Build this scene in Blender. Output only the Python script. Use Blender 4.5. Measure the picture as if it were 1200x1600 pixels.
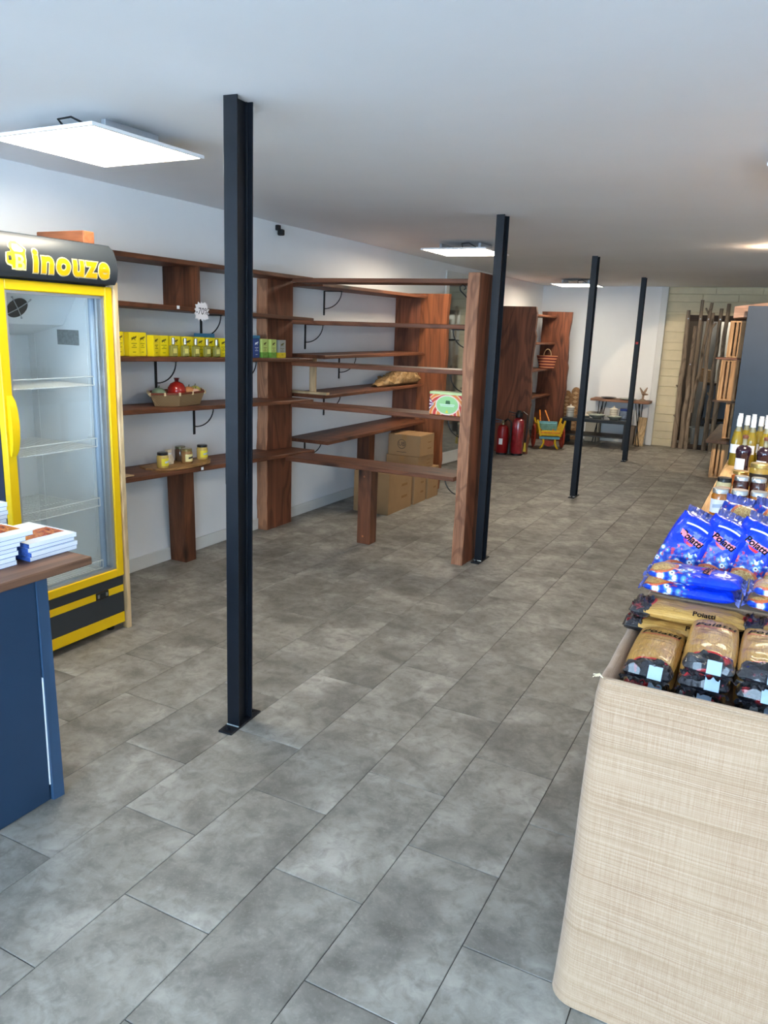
import bpy, math, random
from mathutils import Vector, Matrix, Euler, noise as mnoise

for _o in list(bpy.data.objects):
    bpy.data.objects.remove(_o)
SC = bpy.context.scene
COL = SC.collection
R = random.Random(7)
PI = math.pi

# ------------------------------------------------------------------ camera
YAW, PITCH, ROLL, FPX, CZ = -0.46896, -0.23368, 0.036918, 1201.05, 1.5956
_f = Vector((math.sin(YAW)*math.cos(PITCH), math.cos(YAW)*math.cos(PITCH), math.sin(PITCH)))
_r0 = Vector((math.cos(YAW), -math.sin(YAW), 0)); _u0 = _r0.cross(_f)
_c, _s = math.cos(ROLL), math.sin(ROLL)
CR, CU, CF = _c*_r0 + _s*_u0, -_s*_r0 + _c*_u0, _f
cam = bpy.data.cameras.new('camera'); co = bpy.data.objects.new('camera', cam); COL.objects.link(co)
cam.sensor_fit = 'VERTICAL'; cam.sensor_height = 24.0; cam.lens = FPX/1600*24.0
cam.clip_start = 0.02; cam.clip_end = 100
co.matrix_world = Matrix(((CR.x, CU.x, -CF.x, 0), (CR.y, CU.y, -CF.y, 0), (CR.z, CU.z, -CF.z, CZ), (0, 0, 0, 1)))
SC.camera = co

# ------------------------------------------------------------------ world, daylight, exposure
SKY_STRENGTH, EXPOSURE = 6.4, 1.5
w = bpy.data.worlds.new('sky'); SC.world = w; w.use_nodes = True
bg = w.node_tree.nodes['Background']
bg.inputs['Color'].default_value = (0.53, 0.76, 1.0, 1); bg.inputs['Strength'].default_value = SKY_STRENGTH
pl = bpy.data.lights.new('shopfront_portal', 'AREA'); pl.shape = 'RECTANGLE'; pl.size = 5.6; pl.size_y = 2.2
pl.cycles.is_portal = True
po = bpy.data.objects.new('shopfront_portal', pl); COL.objects.link(po)
po.location = (-0.5, -3.2, 1.2); po.rotation_euler = (math.radians(90), 0, 0)   # faces +y, into the shop
sun = bpy.data.lights.new('street_sun', 'SUN'); sun.energy = 24.0; sun.angle = 0.009; sun.color = (0.93, 0.96, 1.0)
so = bpy.data.objects.new('street_sun', sun); COL.objects.link(so); so.location = (0, 4, 9)
so.rotation_euler = Vector((0.25, -0.45, -0.86)).to_track_quat('-Z', 'Y').to_euler()   # high behind the shop, lights the street only; added for ceiling bounce
vs = SC.view_settings
vs.view_transform = 'Standard'; vs.look = 'None'; vs.gamma = 1.0; vs.use_curve_mapping = False; vs.exposure = EXPOSURE
LED_STRENGTH = 10.0
try:
    SC.cycles.use_denoising = True
    SC.cycles.denoiser = 'OPENIMAGEDENOISE'
    SC.cycles.max_bounces = 10; SC.cycles.diffuse_bounces = 5; SC.cycles.transparent_max_bounces = 16
    SC.cycles.sample_clamp_indirect = 25.0
    SC.cycles.caustics_reflective = False; SC.cycles.caustics_refractive = False
except Exception:
    pass

# ------------------------------------------------------------------ helpers: mesh
def V(*a): return Vector(a)

class MB:
    def __init__(self): self.v = []; self.f = []; self.uv = None
    def add(self, vs, fs):
        b = len(self.v); self.v += [tuple(x) for x in vs]; self.f += [tuple(b+i for i in q) for q in fs]; return self
    def box(self, a, b, bev=0.0):
        x0, x1 = sorted((a[0], b[0])); y0, y1 = sorted((a[1], b[1])); z0, z1 = sorted((a[2], b[2]))
        if bev <= 0:
            return self.add([(x0,y0,z0),(x1,y0,z0),(x1,y1,z0),(x0,y1,z0),(x0,y0,z1),(x1,y0,z1),(x1,y1,z1),(x0,y1,z1)],
                            [(0,3,2,1),(4,5,6,7),(0,1,5,4),(1,2,6,5),(2,3,7,6),(3,0,4,7)])
        r = bev; rings = []
        for z, i in ((z0, r), (z0+r, 0), (z1-r, 0), (z1, r)):
            X0, X1, Y0, Y1 = x0+i, x1-i, y0+i, y1-i
            c = r*0.8 if i == 0 else r*0.5
            rings.append([(X0+c,Y0,z),(X1-c,Y0,z),(X1,Y0+c,z),(X1,Y1-c,z),(X1-c,Y1,z),(X0+c,Y1,z),(X0,Y1-c,z),(X0,Y0+c,z)])
        return self.loft(rings)
    def hexa(self, p):
        return self.add(p, [(0,3,2,1),(4,5,6,7),(0,1,5,4),(1,2,6,5),(2,3,7,6),(3,0,4,7)])
    def loft(self, rings, cap=True, closed=False):
        n = len(rings[0]); vs = [p for r in rings for p in r]; fs = []
        m = len(rings)
        for i in range(m if closed else m-1):
            j = (i+1) % m
            for k in range(n):
                k2 = (k+1) % n
                fs.append((i*n+k, i*n+k2, j*n+k2, j*n+k))
        if cap and not closed:
            fs.append(tuple(reversed(range(n)))); fs.append(tuple((m-1)*n+k for k in range(n)))
        return self.add(vs, fs)
    def lathe(self, prof, c=(0,0,0), n=20, axis='z', cap=True):
        rings = []
        for r, z in prof:
            ring = []
            for k in range(n):
                a = 2*PI*k/n; x, y = r*math.cos(a), r*math.sin(a)
                if axis == 'z': p = (c[0]+x, c[1]+y, c[2]+z)
                elif axis == 'x': p = (c[0]+z, c[1]+x, c[2]+y)
                else: p = (c[0]+y, c[1]+z, c[2]+x)
                ring.append(p)
            rings.append(ring)
        return self.loft(rings, cap)
    def tube(self, pts, r, n=8, closed=False):
        pts = [Vector(p) for p in pts]; rr = r if isinstance(r, (list, tuple)) else [r]*len(pts)
        rings = []; up = None; m = len(pts)
        for i, p in enumerate(pts):
            if closed: t = pts[(i+1) % m] - pts[i-1]
            elif i == 0: t = pts[1]-pts[0]
            elif i == m-1: t = pts[-1]-pts[-2]
            else: t = pts[i+1]-pts[i-1]
            t.normalize()
            if up is None:
                up = Vector((0,0,1)) if abs(t.z) < 0.9 else Vector((1,0,0))
            s = t.cross(up)
            if s.length < 1e-5: s = t.cross(Vector((0,1,0)))
            s.normalize(); up = s.cross(t).normalized()
            rings.append([tuple(p + s*(rr[i]*math.cos(2*PI*k/n)) + up*(rr[i]*math.sin(2*PI*k/n))) for k in range(n)])
        return self.loft(rings, True, closed)
    def bar(self, a, b, wd, ht):
        a, b = Vector(a), Vector(b); t = (b-a).normalized()
        up = Vector((0,0,1)) if abs(t.z) < 0.95 else Vector((0,1,0))
        s = t.cross(up).normalized(); u = s.cross(t)
        ring = lambda p: [tuple(p-s*wd/2-u*ht/2), tuple(p+s*wd/2-u*ht/2), tuple(p+s*wd/2+u*ht/2), tuple(p-s*wd/2+u*ht/2)]
        return self.loft([ring(a), ring(b)])
    def poly(self, pts2, fn, th):
        """extrude a 2-D outline: fn(x, y, d) -> 3-D point, d = 0..th"""
        n = len(pts2)
        vs = [fn(x, y, 0) for x, y in pts2] + [fn(x, y, th) for x, y in pts2]
        fs = [tuple(reversed(range(n))), tuple(range(n, 2*n))] + [(k, (k+1) % n, n+(k+1) % n, n+k) for k in range(n)]
        return self.add(vs, fs)
    def grid(self, nu, nv, fn, wrap=False):
        vs = [fn(i/(nu if wrap else nu-1), j/(nv-1)) for j in range(nv) for i in range(nu)]
        fs = []
        for j in range(nv-1):
            for i in range(nu if wrap else nu-1):
                i2 = (i+1) % nu
                fs.append((j*nu+i, j*nu+i2, (j+1)*nu+i2, (j+1)*nu+i))
        return self.add(vs, fs)

def link_mesh(name, mb, mat, parent=None, org=None, smooth=False, uv=None):
    me = bpy.data.meshes.new(name)
    vs = mb.v
    if org is not None: vs = [(x-org[0], y-org[1], z-org[2]) for x, y, z in vs]
    me.from_pydata(vs, [], mb.f)
    import bmesh
    bm = bmesh.new(); bm.from_mesh(me); bmesh.ops.recalc_face_normals(bm, faces=bm.faces); bm.to_mesh(me); bm.free()
    if uv:
        lay = me.uv_layers.new(name='UVMap')
        for li, l in enumerate(me.loops): lay.data[li].uv = uv[l.vertex_index]
    for m in (mat if isinstance(mat, (list, tuple)) else [mat]): me.materials.append(m)
    if smooth:
        me.polygons.foreach_set('use_smooth', [True]*len(me.polygons))
        if smooth != 'all':
            try: me.set_sharp_from_angle(angle=math.radians(40))
            except Exception: pass
    o = bpy.data.objects.new(name, me); COL.objects.link(o)
    if parent is not None: o.parent = parent
    return o

def part(name, mb, mat, parent, org=None, smooth=False, uv=None, label=None):
    o = link_mesh(name, mb, mat, parent, org, smooth, uv)
    if label: o['label'] = label
    return o

def tag(o, label, cat, group=None, kind=None):
    o['label'] = label; o['category'] = cat
    if group: o['group'] = group
    if kind: o['kind'] = kind
    return o

def thing(name, label, cat, loc=(0,0,0), rot=(0,0,0), group=None, kind=None):
    o = bpy.data.objects.new(name, None); COL.objects.link(o); o.empty_display_size = 0.05
    o.location = loc; o.rotation_euler = rot
    return tag(o, label, cat, group, kind)

def single(name, mb, mat, label, cat, loc=(0,0,0), rot=(0,0,0), smooth=False, group=None, kind=None, uv=None, world=False):
    o = link_mesh(name, mb, mat, None, loc if world else None, smooth, uv)
    o.location = loc; o.rotation_euler = rot
    return tag(o, label, cat, group, kind)

def dup(root, loc, rot=None, label=None, group=None):
    def cp(o, par):
        c = o.copy(); COL.objects.link(c); c.parent = par
        for ch in o.children: cp(ch, c)
        return c
    r = cp(root, None); r.location = loc
    if rot is not None: r.rotation_euler = rot
    if label: r['label'] = label
    if group: r['group'] = group
    return r

_tc = {}
def text_geo(body, size=1.0, shear=0.0, bold=0.0, align='CENTER', space=1.0):
    key = (body, size, shear, bold, align, space)
    if key in _tc: return _tc[key]
    cu = bpy.data.curves.new('lettering', 'FONT'); cu.body = body; cu.size = size; cu.shear = shear; cu.bevel_depth = bold; cu.bevel_resolution = 2
    cu.align_x = align; cu.align_y = 'CENTER'; cu.space_character = space; cu.resolution_u = 6
    ob = bpy.data.objects.new('lettering', cu); COL.objects.link(ob)
    dg = bpy.context.evaluated_depsgraph_get(); me = bpy.data.meshes.new_from_object(ob.evaluated_get(dg))
    import bmesh
    bm = bmesh.new(); bm.from_mesh(me)
    for v in bm.verts: v.co.z = 0.0
    bmesh.ops.dissolve_degenerate(bm, dist=1e-7, edges=bm.edges)
    xs_ = [v.co.x for v in bm.verts]; ys_ = [v.co.y for v in bm.verts]; stp = size*0.09
    for ax, lo, hi in ((1, min(ys_), max(ys_)), (0, min(xs_), max(xs_))):
        q = lo+stp*(1 if ax else 2.5)
        while q < hi:
            co_ = [0, 0, 0]; no_ = [0, 0, 0]; co_[ax] = q; no_[ax] = 1
            bmesh.ops.bisect_plane(bm, geom=bm.verts[:]+bm.edges[:]+bm.faces[:], plane_co=co_, plane_no=no_); q += stp*(1 if ax else 2.5)
    bm.to_mesh(me); bm.free()
    r = ([tuple(v.co) for v in me.vertices], [tuple(p.vertices) for p in me.polygons])
    bpy.data.objects.remove(ob); bpy.data.curves.remove(cu); bpy.data.meshes.remove(me)
    _tc[key] = r
    return r

def text_mb(body, size, fn, **k):
    vs, fs = text_geo(body, size, **k)
    return MB().add([fn(x, y) for x, y, _ in vs], fs)

# ------------------------------------------------------------------ helpers: materials
def lin(c):
    out = []
    for x in c[:3]:
        x = x/255.0
        out.append(x/12.92 if x <= 0.04045 else ((x+0.055)/1.055)**2.4)
    return (*out, 1.0)

class NT:
    def __init__(self, name):
        self.m = bpy.data.materials.new(name); self.m.use_nodes = True
        self.t = self.m.node_tree; self.n = self.t.nodes; self.b = self.n['Principled BSDF']; self.out = self.n['Material Output']
    def node(self, typ, **k):
        nd = self.n.new(typ)
        for a, b in k.items(): setattr(nd, a, b)
        return nd
    def l(self, a, b): self.t.links.new(a, b)
    def ramp(self, fac, stops):
        r = self.node('ShaderNodeValToRGB'); e = r.color_ramp.elements
        while len(e) < len(stops): e.new(0.5)
        for q, (p, c) in zip(e, stops): q.position = p; q.color = c
        self.l(fac, r.inputs[0]); return r.outputs[0]
    def mix(self, fac, a, b, mode='MIX'):
        m = self.node('ShaderNodeMix', data_type='RGBA', blend_type=mode)
        for s, v in ((m.inputs[0], fac), (m.inputs[6], a), (m.inputs[7], b)):
            if isinstance(v, (int, float)): s.default_value = v
            elif isinstance(v, tuple): s.default_value = v
            else: self.l(v, s)
        return m.outputs[2]
    def math(self, op, a, b=0.0, clamp=False):
        m = self.node('ShaderNodeMath', operation=op); m.use_clamp = clamp
        for s, v in ((m.inputs[0], a), (m.inputs[1], b)):
            if isinstance(v, (int, float)): s.default_value = v
            else: self.l(v, s)
        return m.outputs[0]
    def noise(self, vec, scale, detail=4, dist=0.0, rough=0.55):
        n = self.node('ShaderNodeTexNoise'); n.inputs['Scale'].default_value = scale; n.inputs['Detail'].default_value = detail
        n.inputs['Distortion'].default_value = dist; n.inputs['Roughness'].default_value = rough
        if vec is not None: self.l(vec, n.inputs['Vector'])
        return n.outputs['Fac']
    def mapping(self, vec, scale=(1,1,1), rot=(0,0,0), loc=(0,0,0)):
        m = self.node('ShaderNodeMapping'); m.inputs['Scale'].default_value = scale; m.inputs['Rotation'].default_value = rot
        m.inputs['Location'].default_value = loc; self.l(vec, m.inputs['Vector']); return m.outputs[0]
    def bump(self, h, strength=0.2, dist=0.01):
        b = self.node('ShaderNodeBump'); b.inputs['Strength'].default_value = strength; b.inputs['Distance'].default_value = dist
        self.l(h, b.inputs['Height']); self.l(b.outputs[0], self.b.inputs['Normal'])
    def objvec(self, rnd=11.0):
        tc = self.node('ShaderNodeTexCoord'); oi = self.node('ShaderNodeObjectInfo')
        s = self.math('MULTIPLY', oi.outputs['Random'], rnd)
        a = self.node('ShaderNodeVectorMath', operation='ADD'); self.l(tc.outputs['Object'], a.inputs[0]); self.l(s, a.inputs[1])
        return a.outputs[0]

_mc = {}
def mat(name, col, rough=0.5, metal=0.0, spec=0.5, var=0.0, vscale=6.0, bump=0.0, bscale=60.0, coat=0.0, trans=0.0, ior=1.45, emit=0.0):
    if name in _mc: return _mc[name]
    n = NT(name); b = n.b
    b.inputs['Base Color'].default_value = lin(col); b.inputs['Roughness'].default_value = rough; b.inputs['Metallic'].default_value = metal
    b.inputs['Specular IOR Level'].default_value = spec; b.inputs['Coat Weight'].default_value = coat; b.inputs['Coat Roughness'].default_value = 0.08
    b.inputs['Transmission Weight'].default_value = trans; b.inputs['IOR'].default_value = ior
    vec = n.objvec()
    f = n.noise(vec, vscale, 4)
    c = lin(col); k = max(var, 0.02)
    n.l(n.ramp(f, [(0.3, tuple(x*(1-k) for x in c[:3])+(1,)), (0.7, tuple(min(1, x*(1+k)) for x in c[:3])+(1,))]), b.inputs['Base Color'])
    if bump: n.bump(n.noise(vec, bscale, 3), bump, 0.004)
    if emit:
        b.inputs['Emission Color'].default_value = c; b.inputs['Emission Strength'].default_value = emit
    _mc[name] = n.m
    return n.m

def wood(name, dark, light, axis='y', rough=0.5, knots=True, sc=1.0, spec=0.35, fig=0.35):
    if name in _mc: return _mc[name]
    n = NT(name); vec = n.objvec(23.0)
    i = 'xyz'.index(axis)
    def mp(al, ac):
        s = [ac*sc]*3; s[i] = al*sc; return n.mapping(vec, tuple(s))
    f1 = n.noise(mp(0.9, 7.0), 1.0, 5, 1.2); f2 = n.noise(mp(2.5, 70.0), 1.0, 3, 0.3)
    f3 = n.noise(mp(0.35, 1.6), 1.0, 2)
    c = n.ramp(f1, [(0.28, lin(dark)), (0.72, lin(light))])
    c = n.mix(n.ramp(f2, [(0.42, (0,0,0,1)), (0.68, (0.55,0.55,0.55,1))]), c, lin(tuple(x*0.55 for x in dark)))
    c = n.mix(n.ramp(f3, [(0.35, (0,0,0,1)), (0.75, (0.45,0.45,0.45,1))]), c, lin(tuple(min(255, x*1.18) for x in light)))
    if fig:
        g0 = n.noise(mp(0.55, 2.4), 1.0, 3, 0.5, 0.5)
        g1 = n.math('SINE', n.math('MULTIPLY', g0, 75.0))
        c = n.mix(n.ramp(g1, [(0.15, (0,0,0,1)), (0.85, (fig, fig, fig, 1))]), c, lin(tuple(x*0.62 for x in dark)))
    if knots:
        vo = n.node('ShaderNodeTexVoronoi'); vo.inputs['Scale'].default_value = 1.0; n.l(mp(1.6, 5.0), vo.inputs['Vector'])
        c = n.mix(n.ramp(vo.outputs['Distance'], [(0.05, (0.85,0.85,0.85,1)), (0.17, (0,0,0,1))]), c, lin(tuple(x*0.35 for x in dark)))
    n.l(c, n.b.inputs['Base Color']); n.b.inputs['Roughness'].default_value = rough; n.b.inputs['Specular IOR Level'].default_value = spec
    n.bump(f2, 0.25, 0.003)
    _mc[name] = n.m
    return n.m

def glassy(name, tint=(1,1,1), rough=0.02, refl=1.0, dark=0.0):
    """thin pane: clear straight through, mirror-like at grazing angles"""
    if name in _mc: return _mc[name]
    n = NT(name); tr = n.node('ShaderNodeBsdfTransparent'); tr.inputs[0].default_value = (*tint, 1)
    gl = n.node('ShaderNodeBsdfGlossy'); gl.inputs['Roughness'].default_value = rough
    lw_ = n.node('ShaderNodeLayerWeight'); lw_.inputs['Blend'].default_value = 0.5
    sch = n.math('ADD', n.math('MULTIPLY', n.math('POWER', lw_.outputs['Facing'], 4.0), 0.9), 0.035)
    mx = n.node('ShaderNodeMixShader'); n.l(n.math('MULTIPLY', sch, refl, True), mx.inputs[0]); n.l(tr.outputs[0], mx.inputs[1]); n.l(gl.outputs[0], mx.inputs[2])
    n.l(mx.outputs[0], n.out.inputs[0]); n.n.remove(n.b)
    _mc[name] = n.m
    return n.m

ST_D, ST_L = (70, 40, 27), (126, 77, 52)
WX, WY, WZ = (wood('stained_pine_'+a, ST_D, ST_L, a) for a in 'xyz')
SLABZ = wood('stained_slab_wood', (84, 46, 32), (140, 84, 58), 'z', 0.55, True, 0.8, fig=0.42)
EDGEZ = wood('rough_live_edge_lit', (120, 74, 52), (188, 134, 100), 'z', 0.6, True, 1.6)  # live edge, lightened to carry the light falling on that face
PALE_X, PALE_Z, PALE_Y = (wood('pale_pine_'+a, (196, 160, 116), (226, 198, 156), a, 0.6, False) for a in 'xzy')
COUNTERW = wood('counter_oak', (70, 46, 36), (128, 92, 70), 'y', 0.55, True, 1.4)
DARKBENCH = wood('dark_bench_wood', (62, 46, 38), (100, 78, 64), 'y', 0.6, False)
OLIVE = wood('olive_wood', (120, 82, 44), (190, 146, 92), 'y', 0.5, False, 2.5)
BRANCH = wood('weathered_branch', (104, 91, 78), (160, 142, 122), 'z', 0.85, True, 1.5, 0.15)
CRATE = wood('crate_pine', (176, 132, 92), (214, 174, 128), 'z', 0.7, False)
CRATEX = wood('crate_pine_across', (176, 132, 92), (214, 174, 128), 'x', 0.7, False)
WALL = mat('white_wall_paint', (240, 241, 241), 0.75, 0, 0.25, 0.035, 1.3, 0.15, 45)
CEIL = mat('white_ceiling_paint', (238, 239, 240), 0.8, 0, 0.2, 0.03, 0.9, 0.1, 30)
TRIM = mat('white_trim_paint', (222, 222, 218), 0.5, 0, 0.4, 0.03)
STEEL = mat('black_painted_steel', (15, 19, 26), 0.4, 0, 0.35, 0.25, 9, 0.06, 80)
IRON = mat('black_wrought_iron', (18, 19, 22), 0.45, 0, 0.5)
NAVY = mat('navy_blue_paint', (34, 56, 80), 0.45, 0, 0.4, 0.08, 3, 0.06, 30)
NAVYL = mat('navy_blue_trim_paint', (46, 70, 96), 0.42, 0, 0.45, 0.08)
SLATE = mat('slate_blue_panel', (34, 52, 72), 0.55, 0, 0.35, 0.05)
YEL = mat('fridge_yellow', (240, 196, 8), 0.38, 0, 0.5, 0.02)
FGREY = mat('fridge_anthracite', (50, 56, 62), 0.35, 0, 0.5, 0.04)
FNAVY = mat('fridge_side_navy', (24, 36, 62), 0.4, 0, 0.5, 0.05)
FIN = mat('fridge_liner', (238, 242, 244), 0.4, 0, 0.5, 0.02)
ALU = mat('aluminium', (190, 196, 204), 0.3, 0.8, 0.5, 0.03)
WIREM = mat('white_wire', (226, 230, 230), 0.4, 0, 0.5)
BLACKP = mat('black_plastic', (20, 20, 22), 0.4, 0, 0.5)
WHITEP = mat('white_plastic', (236, 236, 236), 0.4, 0, 0.5)
PAPER = mat('white_paper', (238, 242, 248), 0.6, 0, 0.3, 0.02)
CARD = mat('cardboard', (158, 124, 88), 0.8, 0, 0.2, 0.06, 8, 0.1, 90)
CARDD = mat('cardboard_flap_edge', (140, 104, 66), 0.85, 0, 0.2, 0.06)
INK = mat('brown_black_ink', (48, 36, 30), 0.7)
CLEAR = glassy('clear_pane', (0.97, 0.985, 0.985), 0.02, 1.0)
FILM = glassy('clear_plastic_film', (0.96, 0.97, 1.0), 0.12, 2.2)

# ------------------------------------------------------------------ the setting
XW, YB, ZC = -3.60, 12.40, 2.35     # left wall, back wall, ceiling

def tile_material():
    n = NT('grey_stone_vinyl'); g = n.node('ShaderNodeNewGeometry'); oi = n.node('ShaderNodeObjectInfo')
    s = n.math('MULTIPLY', oi.outputs['Random'], 41.0)
    a = n.node('ShaderNodeVectorMath', operation='ADD'); n.l(g.outputs['Position'], a.inputs[0]); n.l(s, a.inputs[1]); v = a.outputs[0]
    f1 = n.noise(v, 4.2, 5, 0.4, 0.6); f2 = n.noise(v, 19.0, 6, 0.6, 0.65); f3 = n.noise(v, 120.0, 2)
    c = n.ramp(f1, [(0.30, lin((102,99,93))), (0.5, lin((136,132,125))), (0.70, lin((168,164,157)))])
    c = n.mix(n.ramp(f2, [(0.45, (0,0,0,1)), (0.72, (0.65,0.65,0.65,1))]), c, lin((97,94,88)))
    c = n.mix(n.ramp(f3, [(0.55, (0,0,0,1)), (0.8, (0.25,0.25,0.25,1))]), c, lin((172,168,159)))
    hs = n.node('ShaderNodeHueSaturation'); hs.inputs['Saturation'].default_value = 1.0
    n.l(n.math('ADD', n.math('MULTIPLY', oi.outputs['Random'], 0.14), 0.93), hs.inputs['Value']); n.l(c, hs.inputs['Color'])
    n.l(hs.outputs[0], n.b.inputs['Base Color'])
    n.l(n.ramp(f2, [(0.3, (0.42,0.42,0.42,1)), (0.7, (0.58,0.58,0.58,1))]), n.b.inputs['Roughness'])
    n.b.inputs['Specular IOR Level'].default_value = 0.4
    n.bump(f3, 0.05, 0.002)
    return n.m
TILE = tile_material()
GROUT = mat('dark_tile_joint', (58, 56, 52), 0.9, 0, 0.1)
X0, X1, Y0, Y1 = XW, 2.6, -3.2, 14.4
floor = single('floor', MB().box((X0-0.15, Y0-0.2, -0.12), (X1+0.15, Y1+0.15, -0.003)), GROUT, 'grey stone-look vinyl tile floor of the shop', 'floor', kind='structure')
TW, TL, GAP = 0.305, 0.601, 0.0024
spots = []
ix0 = int(math.floor((X0+2.389)/TW))-1
for i in range(ix0, int((X1+2.389)/TW)+2):
    off = 1.66 if i % 2 == 0 else 1.359
    for j in range(-10, 23):
        x0, x1, y0, y1 = -2.389+i*TW, -2.389+(i+1)*TW, off+j*TL, off+(j+1)*TL
        if x1 < X0+0.02 or x0 > X1 or y1 < Y0 or y0 > Y1: continue
        spots.append((max(x0, X0), min(x1, X1), max(y0, Y0), min(y1, Y1)))
def in_view(s):
    best = False
    for p in ((s[0], s[2]), (s[1], s[2]), (s[0], s[3]), (s[1], s[3])):
        d = Vector((p[0], p[1], -CZ)); z = d.dot(CF)
        if z > 0.2:
            u, vv = 600+FPX*d.dot(CR)/z, 800-FPX*d.dot(CU)/z
            if -10 < u < 1190 and vv < 1610: best = True
    return best and not (s[0] > -0.3 and s[2] > 1.5)
seen = sorted([s for s in spots if in_view(s)], key=lambda s: (s[0]+s[1])**2/4+(s[2]+s[3])**2/4)
def tile_mb(sx, sy):
    g = GAP/2; b = 0.0012; x, y = sx/2-g, sy/2-g
    return MB().loft([[(-x,-y,-0.004),(x,-y,-0.004),(x,y,-0.004),(-x,y,-0.004)], [(-x,-y,-b),(x,-y,-b),(x,y,-b),(-x,y,-b)],
                      [(-x+b,-y+b,0),(x-b,-y+b,0),(x-b,y-b,0),(-x+b,y-b,0)]])
proto = {}
keep = set(seen[:298])
for s in seen[:298]:
    key = (round(s[1]-s[0], 3), round(s[3]-s[2], 3))
    if key not in proto:
        o = link_mesh('floor_tile', tile_mb(*key), TILE, floor); proto[key] = o.data
    else:
        o = bpy.data.objects.new('floor_tile', proto[key]); COL.objects.link(o); o.parent = floor
    o.location = ((s[0]+s[1])/2, (s[2]+s[3])/2, 0)
rest = MB()
for s in spots:
    if s in keep: continue
    t = tile_mb(s[1]-s[0], s[3]-s[2]); cx, cy = (s[0]+s[1])/2, (s[2]+s[3])/2
    rest.add([(x+cx, y+cy, z) for x, y, z in t.v], t.f)
o = part('floor_tile_field', rest, TILE, floor); o['kind'] = 'stuff'

def ceil_fn(u, v):
    x, y = X0-0.1+(X1-X0+0.2)*u, Y0-0.1+(Y1-Y0+0.2)*v
    z = ZC + 0.010*mnoise.noise((x*0.8, y*0.55, 3.1)) + 0.004*mnoise.noise((x*2.2, y*1.4, 8.0)) - 0.0
    if abs(y-3.05) < 0.05: z -= 0.003
    for cy in (2.31, 5.05, 7.73, 10.5):     # the plaster dips a little around each post
        d2 = (x+1.78)**2+(y-cy)**2; z -= 0.012*math.exp(-d2/0.09)
    return (x, y, z)
cb = MB().grid(70, 150, ceil_fn)
cb.box((X0-0.15, Y0-0.15, ZC+0.05), (X1+0.15, Y1+0.15, ZC+0.2))
single('ceiling', cb, CEIL, 'white painted uneven plaster ceiling', 'ceiling', smooth='all', kind='structure')

DY0, DY1, DZ = 8.44, 9.55, 2.27       # glazed door in the left wall
lw = MB().box((XW-0.15, Y0, 0), (XW, DY0, ZC+0.05)).box((XW-0.15, DY1, 0), (XW, YB+0.15, ZC+0.05)).box((XW-0.15, DY0, DZ), (XW, DY1, ZC+0.05))
single('wall_left', lw, WALL, 'long white painted wall behind the wooden shelves', 'wall', kind='structure')
single('wall_back', MB().box((XW, YB, 0), (-1.76, YB+0.15, ZC+0.05)), WALL, 'white painted end wall behind the black coffee table', 'wall', kind='structure')
single('wall_right', MB().box((X1, Y0, 0), (X1+0.15, Y1, ZC+0.05)), WALL, 'white side wall out of view', 'wall', kind='structure')
fw = MB().box((X0-0.15, Y0-0.15, 0), (-3.25, Y0, ZC+0.05)).box((2.3, Y0-0.15, 0), (X1+0.15, Y0, ZC+0.05)).box((-3.25, Y0-0.15, 2.28), (2.3, Y0, ZC+0.05)).box((-3.25, Y0-0.15, 0), (2.3, Y0, 0.1))
single('wall_front', fw, WALL, 'street wall around the open shopfront', 'wall', kind='structure')
sd = mat('street_paving', (176, 182, 188), 0.9)
single('pavement', MB().box((-14, -16, -0.14), (13, Y0-0.2, -0.04)), sd, 'pale street pavement outside the shopfront', 'pavement', kind='structure')

bbm = MB()
for a, b in ((Y0, 4.86), (5.215, DY0-0.06), (DY1+0.06, YB)):
    bbm.box((XW, a, 0.0), (XW+0.014, b, 0.088), 0.002)
single('baseboard_left', bbm, TRIM, 'white skirting board along the shelf wall', 'baseboard', kind='structure')
single('baseboard_back', MB().box((XW+0.014, YB-0.014, 0), (-1.80, YB, 0.088), 0.002), TRIM, 'white skirting board on the end wall', 'baseboard', kind='structure')
single('trim_1', MB().box((-1.79, YB-0.06, 0), (-1.70, YB+0.15, ZC), 0.004), TRIM, 'white upright trim between end wall and stone wall', 'trim', kind='structure')

# stone clad wall with an opening, each stone its own piece
STONE = mat('pale_limestone', (220, 208, 176), 0.85, 0, 0.2, 0.05, 7, 0.5, 26)
OX0, OX1, OZ = -1.405, -0.05, 1.955
core = MB().box((-1.70, YB+0.008, 0), (OX0, YB+0.18, ZC)).box((OX0, YB+0.008, OZ), (OX1, YB+0.18, ZC)).box((OX1, YB+0.008, 0), (X1, YB+0.18, ZC))
sw = single('wall_stone', core, mat('pale_mortar', (208, 196, 164), 0.9), 'pale yellow stone clad end wall around the branch screen', 'wall', kind='structure')
RS = random.Random(3)
def stone(x0, x1, z0, z1):
    g = 0.001; d = RS.uniform(0.024, 0.036); c = 0.006
    j = lambda: RS.uniform(-0.005, 0.005)
    a = [(x0+g, YB+0.03, z0+g), (x1-g, YB+0.03, z0+g), (x1-g, YB+0.03, z1-g), (x0+g, YB+0.03, z1-g)]
    b = [(x, YB+0.03-d*0.7, z) for x, y, z in a]
    e = [(x0+g+c, YB+0.03-d+j(), z0+g+c), (x1-g-c, YB+0.03-d+j(), z0+g+c), (x1-g-c, YB+0.03-d+j(), z1-g-c), (x0+g+c, YB+0.03-d+j(), z1-g-c)]
    part('stone', MB().loft([a, b, e]), STONE, sw)
z = 0.0
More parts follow.
